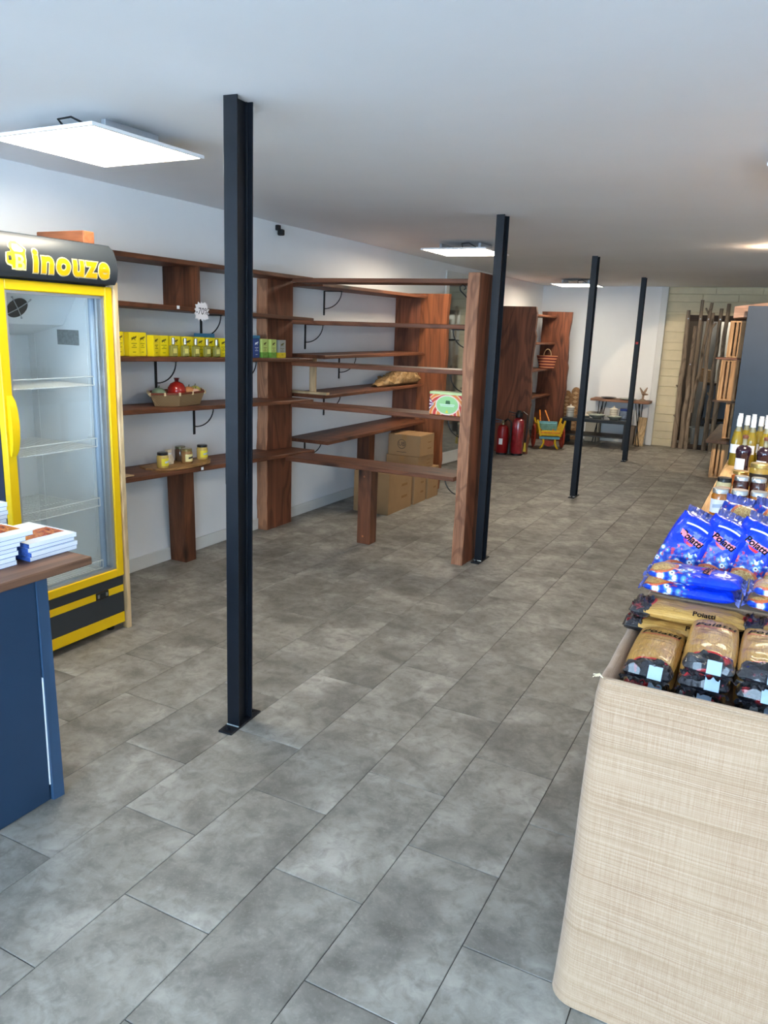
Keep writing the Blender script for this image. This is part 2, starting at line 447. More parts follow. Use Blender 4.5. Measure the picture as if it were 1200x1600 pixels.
while z < ZC-0.02:
    h = min(RS.uniform(0.10, 0.16), ZC-z)
    if ZC-z-h < 0.05: h = ZC-z
    if z+h <= OZ+0.03:
        cut = RS.uniform(-1.62, -1.48)
        if RS.random() < 0.2: stone(-1.70, cut, z, z+h); stone(cut, OX0, z, z+h)
        else: stone(-1.70, OX0, z, z+h)
    else:
        x = -1.70
        while x < 0.45:
            x2 = min(x+RS.uniform(0.35, 0.8), 0.5)
            stone(x, x2, max(z, OZ) if x2 > OX0 and x < OX1 else z, z+h); x = x2
    z += h
# room behind the opening
BRM = mat('back_room_paint', (176, 178, 178), 0.8, 0, 0.2, 0.03)
single('wall_back_room', MB().box((-2.6, 14.25, 0), (X1, 14.4, ZC)).box((-2.6, YB+0.18, 0), (-2.45, 14.25, ZC)), BRM, 'grey wall of the store room seen through the branches', 'wall', kind='structure')

# glazed door in the left wall
DGLASS = NT('reflective_dark_glass'); DGLASS.b.inputs['Base Color'].default_value = lin((168, 176, 180)); DGLASS.b.inputs['Metallic'].default_value = 0.92
DGLASS.b.inputs['Roughness'].default_value = 0.05
dr = thing('door_1', 'white framed glazed door in the shelf wall beyond the shelves', 'door', (XW, DY0, 0), kind='structure')
O = (XW, DY0, 0); fr = 0.065
part('door_frame', MB().box((XW-0.1, DY0, 0), (XW+0.02, DY0+fr, DZ), 0.003).box((XW-0.1, DY1-fr, 0), (XW+0.02, DY1, DZ), 0.003).box((XW-0.1, DY0+fr, DZ-fr), (XW+0.02, DY1-fr, DZ), 0.003), TRIM, dr, O)
HY = DY0+fr; LW = DY1-fr-HY; LZ = DZ-fr       # leaf hinged at its near side, standing slightly ajar into the shop
dl = part('door_leaf', MB().box((-0.04, 0, 0.01), (0, 0.035, LZ), 0.002).box((-0.04, LW-0.10, 0.01), (0, LW, LZ), 0.002).box((-0.04, 0.035, 0.01), (0, LW-0.10, 0.15), 0.002).box((-0.04, 0.035, LZ-0.06), (0, LW-0.10, LZ), 0.002), TRIM, dr)
dl.location = (0.012, fr+0.004, 0); dl.rotation_euler = (0, 0, -0.085)
part('pane', MB().box((-0.026, 0.035, 0.15), (-0.018, LW-0.10, LZ-0.06)), DGLASS.m, dl)
part('door_handle', MB().box((0, 0.0, 1.45), (0.012, 0.035, 1.55), 0.003).tube([(0.01, 0.018, 1.50), (0.05, 0.018, 1.50), (0.055, 0.03, 1.50), (0.055, 0.22, 1.50)], 0.011), BLACKP, dl, None, True)
part('gap_backing', MB().box((XW-0.15, DY0, 0), (XW-0.13, DY1, DZ)), mat('dark_gap_panel', (60, 62, 64), 0.8), dr, O)  # added unseen dark panel, closes the open gap behind the ajar leaf

# ------------------------------------------------------------------ steel posts
def column(x, y, rz, label, lean=0.0):
    t = thing('steel_column', label, 'column', (x, y, 0), (0, lean, rz), 'row of black steel columns', 'thing')
    fw, d, tf = 0.0275, 0.050, 0.0065; top = ZC-0.002
    part('flange', MB().box((-fw, -d, 0.008), (fw, -d+tf, top), 0.001), STEEL, t)
    part('flange', MB().box((-fw, d-tf, 0.008), (fw, d, top), 0.001), STEEL, t)
    part('web', MB().box((-0.003, -d+tf, 0.008), (0.003, d-tf, top)).box((-0.0095, -d+tf, 0.008), (0.0095, -d+tf+0.006, top), 0.002).box((-0.0095, d-tf-0.006, 0.008), (0.0095, d-tf, top), 0.002), STEEL, t)
    bp = part('base_plate', MB().box((-0.031, -0.108, 0), (0.031, 0.108, 0.0085), 0.001), STEEL, t)
    for yy in (-0.082, 0.082):
        part('bolt', MB().lathe([(0.011, 0), (0.011, 0.007), (0.006, 0.007), (0.006, 0.014)], (0, yy, 0.0085), 6), STEEL, bp)
    part('weld', MB().tube([(-fw, -d-0.002, 0.010), (fw, -d-0.002, 0.010)], 0.003, 6), mat('bare_weld', (190, 200, 205), 0.35, 0.6), t)
    return t
column(-1.800, 2.312, 0.07, 'nearest black steel post, beside the yellow fridge', 0.006)
column(-1.775, 5.062, 0.0, 'black steel post against the end upright of the projecting shelves')
column(-1.757, 7.735, 0.0, 'third black steel post, in front of the black coffee table')
c4 = column(-1.755, 10.50, 0.0, 'farthest black steel post, carrying a small red mark')
part('sticker', MB().box((-0.012, -0.0515, 1.52), (0.018, -0.0502, 1.55)), mat('red_sticker', (200, 50, 40), 0.5), c4)

# ------------------------------------------------------------------ LED ceiling panels
LEDM = NT('led_diffuser'); LEDM.b.inputs['Base Color'].default_value = (0.9, 0.9, 0.88, 1)
LEDM.b.inputs['Emission Color'].default_value = (1.0, 0.885, 0.70, 1); LEDM.b.inputs['Emission Strength'].default_value = LED_STRENGTH
def led(x, y, label, zz=2.272, sx=0.595, sy=0.595, rot=(0, 0, 0)):
    t = thing('led_panel', label, 'ceiling light', (x, y, zz), rot, 'square LED ceiling panels')
    a, b = sx/2, sy/2; f = 0.012
    part('frame', MB().box((-a, -b, 0), (a, -b+f, 0.013)).box((-a, b-f, 0), (a, b, 0.013)).box((-a, -b+f, 0), (-a+f, b-f, 0.013)).box((a-f, -b+f, 0), (a, b-f, 0.013)).box((-a+f, -b+f, 0.008), (a-f, b-f, 0.013)), WHITEP, t)
    part('diffuser', MB().box((-a+f, -b+f, 0.002), (a-f, b-f, 0.007)), LEDM.m, t)
    part('driver_box', MB().box((a-0.24, 0.02, 0.014), (a-0.16, 0.2, 0.05), 0.003), WHITEP, t)
    for sx_ in (-1, 1):
        part('hanger', MB().box((sx_*0.18-0.012, -0.14, 0.013), (sx_*0.18+0.012, 0.14, ZC-0.012-zz), 0.002), ALU, t)
    part('cable', MB().tube([(0.05, -b+0.10, 0.02), (0.06, -b+0.05, 0.05), (0.12, -b+0.06, 0.055), (0.16, -b+0.12, 0.03)], 0.004, 6), BLACKP, t, smooth=True)
    return t
led(-2.63, 2.485, 'lit LED ceiling panel above the yellow fridge', rot=(0.0, 0.0, -0.02))
led(-2.65, 6.63, 'lit LED ceiling panel over the cardboard boxes')
led(-2.72, 11.02, 'lit LED ceiling panel nearest the end wall')
led(0.118, 3.86, 'lit LED ceiling panel over the jars, only its corner in view')
led(0.6, 7.9, 'lit LED ceiling panel out of view over the blue partition')

# warm spotlight shining on the crates
sp = thing('ceiling_spotlight', 'small black ceiling spotlight aimed at the crates', 'spotlight', (-0.19, 7.15, 2.2))
part('mount', MB().lathe([(0.04, 0.11), (0.04, 0.14)], (0, 0, 0), 16).tube([(0, 0, 0.12), (0, 0, 0.04)], 0.008), BLACKP, sp)
part('head', MB().lathe([(0.02, -0.06), (0.035, -0.05), (0.035, 0.05), (0.03, 0.05), (0.028, -0.03)], (0, 0, 0), 16, 'y'), BLACKP, sp)
bl = bpy.data.lights.new('spotlight_bulb', 'SPOT'); bl.energy = 110; bl.color = (1.0, 0.78, 0.55); bl.spot_size = math.radians(38); bl.shadow_soft_size = 0.03
bo = bpy.data.objects.new('spotlight_bulb', bl); COL.objects.link(bo); bo.parent = sp; bo.location = (-0.02, 0.08, -0.02)
bo.rotation_euler = (Vector((-0.62, 10.0, 1.15))-Vector((-0.21, 7.23, 2.18))).to_track_quat('-Z', 'Y').to_euler()
b2 = bpy.data.lights.new('spotlight_spill', 'POINT'); b2.energy = 1.6; b2.color = (1.0, 0.70, 0.45); b2.shadow_soft_size = 0.03
bo2 = bpy.data.objects.new('spotlight_spill', b2); COL.objects.link(bo2); bo2.parent = sp; bo2.location = (-0.06, 0.0, 0.06)

# ------------------------------------------------------------------ wooden shelving
def live_board(a, b, depth, th, wav=0.005, n=14, seed=0.0):
    """a, b: ends of the lower front edge; depth: vector from front edge to back edge"""
    a, b, depth = Vector(a), Vector(b), Vector(depth); dn = depth.normalized(); rings = []
    for i in range(n+1):
        t = i/n; p = a.lerp(b, t); k = mnoise.noise((t*6+seed, seed*1.7, 0.3))*wav
        q = p+dn*k; up = Vector((0, 0, th))
        rings.append([tuple(q+dn*0.002), tuple(q+up*0.15), tuple(q+up*0.85), tuple(q+up+dn*0.003), tuple(p+depth+up), tuple(p+depth)])
    return MB().loft(rings)

def live_slab(x0, x1, y0, y1, z0, z1, wx0=0, wx1=0, wy0=0, wy1=0, n=26, seed=0.0, taper=0.0):
    rings = []; c = 0.004
    for i in range(n+1):
        t = i/n; z = z0+(z1-z0)*t
        N = lambda k: mnoise.noise((t*7.0+seed, k, seed*0.7))+0.5*mnoise.noise((t*19.0+seed, k, seed))
        a0, a1, b0, b1 = x0+N(1)*wx0, x1+N(2)*wx1-taper*t, y0+N(3)*wy0, y1+N(4)*wy1
        rings.append([(a0+c, b0, z), (a1-c, b0, z), (a1, b0+c, z), (a1, b1-c, z), (a1-c, b1, z), (a0+c, b1, z), (a0, b1-c, z), (a0, b0+c, z)])
    return MB().loft(rings)

def bark_edge(x0, x1, y0, z1, seed, wx0, wy0, parent, org):
    rr = []
    for i in range(27):
        t = i/26; z = 0.001+(z1-0.002)*t
        N = lambda k: mnoise.noise((t*7.0+seed, k, seed*0.7))+0.5*mnoise.noise((t*19.0+seed, k, seed))
        e, a0 = y0+wy0*N(3), x0+wx0*N(1)
        rr.append([(a0, e-0.006, z), (x1-0.003, e-0.006, z), (x1-0.0005, e+0.003, z), (a0, e+0.003, z)])
    part('bark_edge', MB().loft(rr), EDGEZ, parent, org, label='rough sawn edge lightened as if lit')

def bracket_mb(d=0.17, drop=0.205, arc=0.145, sx=1.0):
    m = MB().box((0, -0.011, -drop), (sx*0.006, 0.011, -0.001), 0.002).box((0, -0.011, -0.008), (sx*(d+0.012), 0.011, -0.001), 0.002)
    pts = [(sx*(0.004+d*math.sin(a)), 0, -arc*math.cos(a)-0.004) for a in [PI/2*k/10 for k in range(11)]]
    m.tube(pts, 0.0042, 6)
    for zz in (-0.03, -drop+0.02): m.lathe([(0.005, 0), (0.004, 0.004)], (sx*0.006, 0, zz), 8, 'x') if sx > 0 else None
    return m

# --- wall shelving by the fridge
A = thing('shelving_unit', 'dark stained wall shelving unit beside the yellow fridge', 'shelf', (XW, 4.0, 0), group='stained wooden shelving')
OA = (XW, 4.0, 0)
def zline(z_at, y):         # measured height of the lower front edge at y
    (ya, za), (yb, zb) = z_at; return za+(zb-za)*(y-ya)/(yb-ya)
w1 = [((3.17, 1.930), (4.14, 1.930), -3.31), ((3.2, 1.668), (4.14, 1.650), -3.30), ((3.2, 1.366), (4.13, 1.346), -3.30), ((3.19, 1.068), (4.13, 1.040), -3.29), ((3.2, 0.680), (4.6, 0.628), -3.275)]
W1Z = []
for k, (p, q, xf) in enumerate(w1):
    za, zb = zline((p, q), 2.84), zline((p, q), 5.19)
    part('shelf_board', live_board((xf, 2.84, za), (xf, 5.19, zb), (XW+0.002-xf, 0, 0), 0.027, 0.004, seed=k*3.1), WY, A, OA)
    W1Z.append(lambda y, p=p, q=q: zline((p, q), y)+0.027)
part('divider', MB().hexa([(XW+0.003, 3.87, 1.685), (-3.315, 3.87, 1.685), (-3.315, 3.895, 1.685), (XW+0.003, 3.895, 1.685), (XW+0.003, 3.87, 1.93), (-3.315, 3.87, 1.93), (-3.315, 3.895, 1.93), (XW+0.003, 3.895, 1.93)]), WZ, A, OA)
part('support_leg', MB().hexa([(-3.585, 3.86, 0), (-3.45, 3.86, 0), (-3.45, 3.96, 0), (-3.585, 3.96, 0), (-3.545, 3.80, 0.652), (-3.405, 3.80, 0.652), (-3.405, 3.90, 0.652), (-3.545, 3.90, 0.652)]), WZ, A, OA)
up_ = live_slab(XW+0.002, -3.505, 4.87, 5.21, 0, 1.928, wy0=0.014, wy1=0.003, seed=2.2)
part('upright_slab', up_, SLABZ, A, OA)
bark_edge(XW+0.002, -3.505, 4.87, 1.928, 2.2, 0.0, 0.014, A, OA)
for y, k in ((4.228, 1), (3.782, 2), (4.62, 2), (4.137, 3), (4.483, 4), (4.55, 0)):
    b = bracket_mb(); zz = W1Z[k](y)-0.027
    part('bracket', MB().add([(XW+0.001+x, y+yy, zz+z) for x, yy, z in b.v], b.f), IRON, A, OA, True)
for (y, k) in ((3.67, 1), (3.83, 4)):
    xf = w1[k][2]
    part('price_tag', MB().box((xf+0.005, y-0.011, W1Z[k](y)-0.018), (xf+0.007, y+0.011, W1Z[k](y)+0.001)), PAPER, A, OA, label='small white price tag')

# --- projecting shelving (peninsula)
B = thing('projecting_shelving', 'dark stained open shelving projecting from the wall to a steel post', 'shelf', (-1.87, 5.0, 0), group='stained wooden shelving')
OB = (-1.87, 5.0, 0)
PZ = [(1.902, 1.902), (1.606, 1.612), (1.306, 1.316), (1.000, 1.006), (0.600, 0.600)]
for k, (za, zb) in enumerate(PZ):
    ya, yb, dep = (4.775, 4.80, 0.29) if k == 4 else (4.845, 4.86, 0.235)
    part('shelf_board', live_board((-3.27 if k < 4 else -3.27, ya, za), (-1.913, yb, zb), (0, dep, 0), 0.029, 0.004, seed=20+k*2.3), WX, B, OB)
part('upright_slab', live_slab(-1.913, -1.833, 4.862, 5.15, 0, 1.972, wx0=0.006, wy0=0.006, wy1=0.004, seed=6.5), SLABZ, B, OB)
bark_edge(-1.913, -1.833, 4.862, 1.972, 6.5, 0.006, 0.006, B, OB)
part('support_leg', MB().box((-2.735, 4.955, 0), (-2.625, 5.06, 0.60), 0.003), WZ, B, OB)
for zz in (0.06, 0.52):
    part('screw', MB().lathe([(0.008, 0), (0.007, -0.004)], (-2.685, 4.955, zz), 10, 'y'), mat('copper_screw', (190, 120, 80), 0.4, 0.7), B, OB)
for k in range(5):
    zz = PZ[k][1]
    if k == 0:
        pts = [(-1.916, 4.95, zz-0.12), (-1.96, 4.95, zz-0.075), (-2.0, 4.95, zz-0.04), (-2.005, 4.95, zz-0.015), (-1.985, 4.95, zz-0.004), (-1.965, 4.95, zz-0.012), (-1.962, 4.95, zz-0.028), (-1.975, 4.95, zz-0.034)]
        m = MB().tube(pts, 0.004, 6)
    else:
        m = MB(); b = bracket_mb(sx=-1.0, d=0.12, arc=0.12, drop=0.15); m.add([(-1.913+x, 4.95+y, zz+z) for x, y, z in b.v], b.f)
    part('bracket', m, IRON, B, OB, True)

# --- wall shelving beyond the projecting shelves
Cc = thing('shelving_unit', 'dark stained wall shelving unit ending at the wide slab before the glazed door', 'shelf', (XW, 6.2, 0), group='stained wooden shelving')
OC = (XW, 6.2, 0)
W2 = [1.895, 1.612, 1.348, 1.036, 0.668]
for k, zz in enumerate(W2):
    xf = -3.24 if k != 4 else -3.2
    part('shelf_board', live_board((xf, 5.27 if k else 5.22, zz), (xf, 7.17, zz+0.008), (XW+0.002-xf, 0, 0), 0.027, 0.004, seed=40+k*2.7), WY, Cc, OC)
part('upright_slab', live_slab(XW+0.002, -3.325, 7.19, 7.26, 0, 1.95, seed=9.1), SLABZ, Cc, OC)
part('upright_slab', live_slab(-3.323, -3.035, 7.192, 7.262, 0, 1.95, wx1=0.016, seed=11.4, taper=-0.01), wood('stained_slab_wood_lit', (100, 52, 28), (150, 88, 52), 'z', 0.55, True, 0.8), Cc, OC)  # outer half of the slab: warm light painted into its wood colour
part('support_leg', MB().box((-3.43, 6.17, 0), (-3.30, 6.27, 0.668), 0.003), WZ, Cc, OC)
for y, k in ((5.819, 0), (5.528, 1), (6.092, 2), (5.841, 3), (5.54, 4)):
    b = bracket_mb()
    part('bracket', MB().add([(XW+0.001+x, y+yy, W2[k]+z) for x, yy, z in b.v], b.f), IRON, Cc, OC, True)

# --- far shelving with two big slabs
D = thing('slab_shelving', 'tall shelving between two wide live-edge slabs near the end wall', 'shelf', (XW, 11.0, 0), group='stained wooden shelving')
OD = (XW, 11.0, 0)
part('upright_slab', live_slab(-3.598, -3.01, 10.16, 10.23, 0, 1.95, wx1=0.035, seed=15.2), SLABZ, D, OD)
part('upright_slab', live_slab(-3.41, -2.975, 11.80, 11.87, 0, 1.94, wx1=0.035, wx0=0.02, seed=17.9, taper=-0.02), SLABZ, D, OD)
for k, zz in enumerate((1.845, 1.455, 1.075, 0.69)):
    part('shelf_board', live_board((-3.18, 10.23, zz), (-3.18, 11.80, zz), (XW+0.002+3.18, 0, 0), 0.028, 0.004, seed=60+k), WY, D, OD)

# ------------------------------------------------------------------ fridge
F = thing('display_fridge', 'tall yellow framed glass door drinks fridge with lettered header', 'fridge', (-3.2, 2.48, 0))
OF = (-3.2, 2.48, 0)
FX, FY0, FY1 = -2.965, 2.175, 2.800     # front of body, sides
bodym = MB().box((-3.52, FY0, 0.05), (FX, FY0+0.035, 1.745)).box((-3.52, FY1-0.035, 0.05), (FX, FY1, 1.745)).box((-3.52, FY0, 1.745), (FX, FY1, 1.925)).box((-3.52, FY0+0.035, 0.05), (FX-0.004, FY1-0.035, 0.30))
bodym.box((-3.52, FY0+0.035, 0.30), (-3.49, FY1-0.035, 1.745))
body = part('body', bodym, FNAVY, F, OF)
lm = MB().box((-3.488, FY0+0.036, 0.302), (-3.478, FY1-0.036, 1.743)).box((-3.478, FY0+0.036, 0.302), (FX-0.002, FY0+0.046, 1.743)).box((-3.478, FY1-0.046, 0.302), (FX-0.002, FY1-0.036, 1.743)).box((-3.478, FY0+0.046, 0.302), (FX-0.002, FY1-0.046, 0.318)).box((-3.478, FY0+0.046, 1.733), (FX-0.002, FY1-0.046, 1.743))
part('liner', lm, FIN, F, OF)
# fan cowl with slanting end
cy0, cy1 = FY0+0.05, FY1-0.05
cowl = MB().hexa([(-3.476, cy0, 1.50), (-3.215, cy0, 1.557), (-3.215, cy1+0.002, 1.557), (-3.476, cy1+0.002, 1.50), (-3.476, cy0, 1.732), (-3.09, cy0, 1.732), (-3.09, cy1+0.002, 1.732), (-3.476, cy1+0.002, 1.732)])
cw = part('fan_cowl', cowl, FIN, F, OF)
fc, e1, e2, nn = Vector((-3.163, 2.455, 1.630)), Vector((0, 1, 0)), Vector((0.579, 0, 0.815)), Vector((0.815, 0, -0.579))
def fpt(a, r, d): return tuple(fc+e1*(r*math.cos(a))+e2*(r*math.sin(a))+nn*d)
part('fan', MB().loft([[fpt(2*PI*k/24, r, d) for k in range(24)] for r, d in ((0.052, -0.001), (0.052, 0.004), (0.044, 0.003))]), mat('dark_fan', (58, 54, 52), 0.7), cw, OF)
fg = MB()
for a in (0.7, 0.7+PI/2): fg.tube([fpt(a, -0.07, 0.004), fpt(a, 0, 0.009), fpt(a, 0.07, 0.004)], 0.0022, 5)
for a in range(4): fg.lathe([(0.005, 0), (0.004, 0.004)], fpt(0.7+a*PI/2, 0.072, 0.0), 6, 'x')
part('fan_guard', fg, ALU, cw, OF)
part('info_sticker', MB().box((-3.262, FY1-0.0475, 1.462), (-3.112, FY1-0.046, 1.535)), mat('grey_sticker', (140, 148, 150), 0.6, 0, 0.3, 0.2, 60), F, OF)
for yy in (FY0+0.0475, FY1-0.0475):
    for xx in (-3.44, -3.07):
        r = MB().box((xx-0.012, yy-0.0015, 0.33), (xx+0.012, yy+0.0015, 1.70))
        for q in range(24): r.box((xx-0.004, yy-0.0022, 0.36+q*0.055), (xx+0.004, yy+0.0022, 0.372+q*0.055))
        part('shelf_rail', r, FIN, F, OF)
part('light_tube', MB().lathe([(0.015, 0), (0.015, 1.36)], (-3.0, FY1-0.062, 0.345), 12).box((-3.02, FY1-0.075, 0.33), (-2.978, FY1-0.047, 0.35)), mat('unlit_tube', (170, 190, 212), 0.3), F, OF, True)
def wire_shelf(zz, name='wire_shelf'):
    m = MB(); x0, x1, y0, y1 = -3.45, -2.995, FY0+0.055, FY1-0.075
    m.tube([(x0, y0, zz), (x1, y0, zz), (x1, y1, zz), (x0, y1, zz)], 0.0035, 6, True)
    m.tube([(x1+0.002, y0, zz+0.042), (x1+0.002, y1, zz+0.042)], 0.0032, 6)
    for yy in (y0, y1): m.tube([(x1+0.002, yy, zz), (x1+0.002, yy, zz+0.042), (x1-0.06, yy, zz+0.042)], 0.003, 6)
    for k in range(1, 26): m.tube([(x0, y0+(y1-y0)*k/26, zz+0.003), (x1, y0+(y1-y0)*k/26, zz+0.003)], 0.002, 4)
    for k in range(1, 4): m.tube([(x0+(x1-x0)*k/4, y0, zz-0.003), (x0+(x1-x0)*k/4, y1, zz-0.003)], 0.002, 4)
    part(name, m, WIREM, F, OF)
for zz in (1.277, 0.975, 0.672, 0.345): wire_shelf(zz)
# header: bulged lightbox
prof = [(-2.965, 1.928), (-2.935, 1.930), (-2.905, 1.905), (-2.888, 1.865), (-2.882, 1.82), (-2.888, 1.775), (-2.905, 1.752), (-2.965, 1.748)]
hd = part('header', MB().loft([[(x, FY0-0.004, z) for x, z in prof], [(x, FY1+0.002, z) for x, z in prof]]), FGREY, F, OF, True)
part('header_edge', MB().loft([[(x+0.002, FY0-0.004, z+0.001) for x, z in prof[:2]]+[(x-0.004, FY0-0.004, z-0.004) for x, z in reversed(prof[:2])], [(x+0.002, FY1+0.002, z+0.001) for x, z in prof[:2]]+[(x-0.004, FY1+0.002, z-0.004) for x, z in reversed(prof[:2])]]), ALU, hd, OF)
def hx(z):
    for (xa, za), (xb, zb) in zip(prof[1:], prof[2:]):
        if zb <= z <= za: return xa+(xb-xa)*(za-z)/(za-zb)
    return -2.9
def on_header(y0, z0, off):
    return lambda x, y: (hx(z0+y)+off, y0+x, z0+y)
LYEL = mat('logo_yellow', (250, 205, 20), 0.45); LCRM = mat('logo_cream', (248, 236, 190), 0.45)
part('lettering_outline', text_mb('inouze', 0.134, on_header(2.540, 1.820, 0.0012), bold=0.0098, space=1.18), LCRM, hd, OF)
part('lettering', text_mb('inouze', 0.134, on_header(2.540, 1.820, 0.0022), bold=0.0050, space=1.18), LYEL, hd, OF)
mug = [(-0.028, -0.055), (0.034, -0.055), (0.034, 0.012), (0.040, 0.028), (0.022, 0.042), (0.004, 0.058), (-0.018, 0.060), (-0.034, 0.048), (-0.040, 0.030), (-0.030, 0.018), (-0.030, 0.012), (-0.052, 0.012), (-0.056, -0.006), (-0.056, -0.024), (-0.048, -0.036), (-0.030, -0.036)]
def grow(p, k): return [(x*(1+k), y*(1+k)) for x, y in p]
fm = on_header(2.262, 1.835, 0.0)
def polyflat(p, off):
    f = on_header(2.262, 1.835, off); return MB().add([f(x, y) for x, y in p], [tuple(range(len(p)))])
def polystrip(p, off):      # follows the curved header in horizontal slices
    import mathutils
    me = MB(); f = on_header(2.262, 1.835, off); ys = sorted({round(-0.056+0.006*i, 4) for i in range(22)})
    def xr(y):
        xs = []
        for (xa, ya), (xb, yb) in zip(p, p[1:]+p[:1]):
            if (ya-y)*(yb-y) <= 0 and abs(ya-yb) > 1e-9: xs.append(xa+(xb-xa)*(y-ya)/(yb-ya))
        return (min(xs), max(xs)) if len(xs) > 1 else None
    for a, b in zip(ys, ys[1:]):
        ra, rb = xr(a+1e-5), xr(b-1e-5)
        if ra and rb: me.add([f(ra[0], a), f(ra[1], a), f(rb[1], b), f(rb[0], b)], [(0, 1, 2, 3)])
    return me
part('mug_logo_outline', polystrip(grow(mug, 0.10), 0.0012), LCRM, hd, OF)
part('mug_logo', polystrip(mug, 0.0020), LYEL, hd, OF)
part('mug_handle_hole', polystrip([(-0.048, -0.025), (-0.034, -0.025), (-0.034, 0.0), (-0.048, 0.0)], 0.0026), FGREY, hd, OF)
foam = [(-0.028, 0.026), (-0.020, 0.046), (0.0, 0.048), (0.020, 0.034), (0.030, 0.024), (0.018, 0.016), (0.0, 0.020), (-0.016, 0.016)]
part('mug_foam', polystrip(foam, 0.0027), LCRM, hd, OF)
part('mug_letter', text_mb('B', 0.088, on_header(2.266, 1.806, 0.0030), bold=0.002), LCRM, hd, OF)
# door
dz0, dz1, fw = 0.298, 1.742, 0.044
dm = MB(); DX0, DX1 = -2.962, -2.925
for a, b in (((DX0, FY0-0.002, dz0), (DX1, FY0+fw, dz1)), ((DX0, FY1-fw, dz0), (DX1, FY1, dz1)), ((DX0, FY0+fw, dz0), (DX1, FY1-fw, dz0+fw)), ((DX0, FY0+fw, dz1-fw), (DX1, FY1-fw, dz1))): dm.box(a, b, 0.004)
dd = part('door', dm, YEL, F, OF)
gm = MB(); g0, g1 = fw-0.002, fw+0.012
for a, b in (((DX0-0.002, FY0+g0, dz0+g0), (DX1-0.008, FY0+g1, dz1-g0)), ((DX0-0.002, FY1-g1-0.006, dz0+g0), (DX1-0.008, FY1-g0, dz1-g0)), ((DX0-0.002, FY0+g1, dz0+g0), (DX1-0.008, FY1-g1, dz0+g1)), ((DX0-0.002, FY0+g1, dz1-g1), (DX1-0.008, FY1-g1, dz1-g0))): gm.box(a, b)
part('gasket', gm, ALU, dd, OF)
part('pane', MB().box((-2.944, FY0+fw, dz0+fw), (-2.940, FY1-fw, dz1-fw)), CLEAR, dd, OF)
hp = []
for k in range(11):
    t = k/10; z = 1.0+0.26*t; bulge = math.sin(PI*t)**0.5 if 0 < t < 1 else 0
    hp.append([(DX1-0.002, FY0+0.012, z), (DX1+0.004+0.018*bulge, FY0+0.014, z), (DX1+0.004+0.020*bulge, FY0+fw-0.004+0.010*bulge, z), (DX1-0.002, FY0+fw-0.004+0.016*bulge, z)])
part('door_handle', MB().loft(hp), YEL, dd, OF, True)
# plinth grille with stripes
bands = [(0.245, 0.294, FGREY), (0.208, 0.245, YEL), (0.095, 0.208, FGREY), (0.038, 0.095, YEL)]
for i, (a, b, m) in enumerate(bands):
    part('plinth_stripe', MB().box((FX-0.003, FY0, a+0.0005), (-2.935 if m is YEL else -2.9365, FY1, b-0.0005)), m, F, OF)
ct = part('controller', MB().box((-2.936, 2.615, 0.207), (-2.929, 2.695, 0.246), 0.002), BLACKP, F, OF)
part('control_display', MB().box((-2.9295, 2.64, 0.216), (-2.9285, 2.67, 0.238)), mat('dark_display', (36, 40, 40), 0.2), ct, OF)
for yy in (2.628, 2.682): part('control_button', MB().box((-2.9295, yy-0.006, 0.217), (-2.928, yy+0.006, 0.236)), mat('grey_button', (120, 120, 116), 0.4), ct, OF)
for xx in (-3.45, -2.99):
    for yy in (FY0+0.05, FY1-0.05): part('foot', MB().lathe([(0.02, 0), (0.02, 0.012), (0.008, 0.012), (0.008, 0.052)], (xx, yy, 0), 12), BLACKP, F, OF)

single('fridge_side_plank', MB().box((-2.955, 2.806, 0), (-2.918, 2.832, 1.765), 0.002), PALE_Z, 'narrow pale pine plank standing upright against the fridge side', 'plank', (-2.937, 2.82, 0), world=True)
single('wood_offcut', MB().box((-3.30, 2.70, 1.9255), (-2.985, 2.765, 1.99), 0.003), wood('offcut_wood', (120, 66, 40), (168, 106, 70), 'x', 0.6), 'brown timber offcut lying on top of the fridge', 'timber', (-3.1, 2.73, 1.9255), world=True)
single('wall_sensor', MB().box((XW, 5.10, 2.295), (XW+0.03, 5.135, 2.335), 0.003).box((XW+0.01, 5.112, 2.26), (XW+0.055, 5.15, 2.305), 0.006), BLACKP, 'small black sensor fixed high on the white wall', 'sensor', (XW, 5.117, 2.26), world=True)

# ------------------------------------------------------------------ blue counter and booklets
K = thing('shop_counter', 'navy blue panelled counter with brown wooden top', 'counter', (-2.35, 0.9, 0)); OK_ = (-2.35, 0.9, 0)
part('body', MB().box((-2.75, -0.4, 0), (-2.028, 1.56, 0.785)), NAVY, K, OK_)
part('front_panel', MB().box((-2.028, -0.4, 0.004), (-2.016, 1.558, 0.785), 0.001), NAVY, K, OK_)
part('corner_trim', MB().hexa([(-2.030, 1.563, 0.0), (-2.008, 1.566, 0.0), (-2.004, 1.606, 0.0), (-2.03, 1.606, 0.0), (-2.030, 1.560, 0.785), (-2.012, 1.560, 0.785), (-2.012, 1.600, 0.785), (-2.03, 1.600, 0.785)]), NAVYL, K, OK_, label='lighter blue corner strip')
part('corner_gap', MB().box((-2.029, 1.5585, 0.06), (-2.014, 1.5625, 0.45)), WHITEP, K, OK_, label='white gap beside the corner strip')
part('countertop', live_board((-2.0, -0.42, 0.785), (-2.0, 1.772, 0.785), (-0.80, 0, 0), 0.027, 0.004, seed=77), COUNTERW, K, OK_)
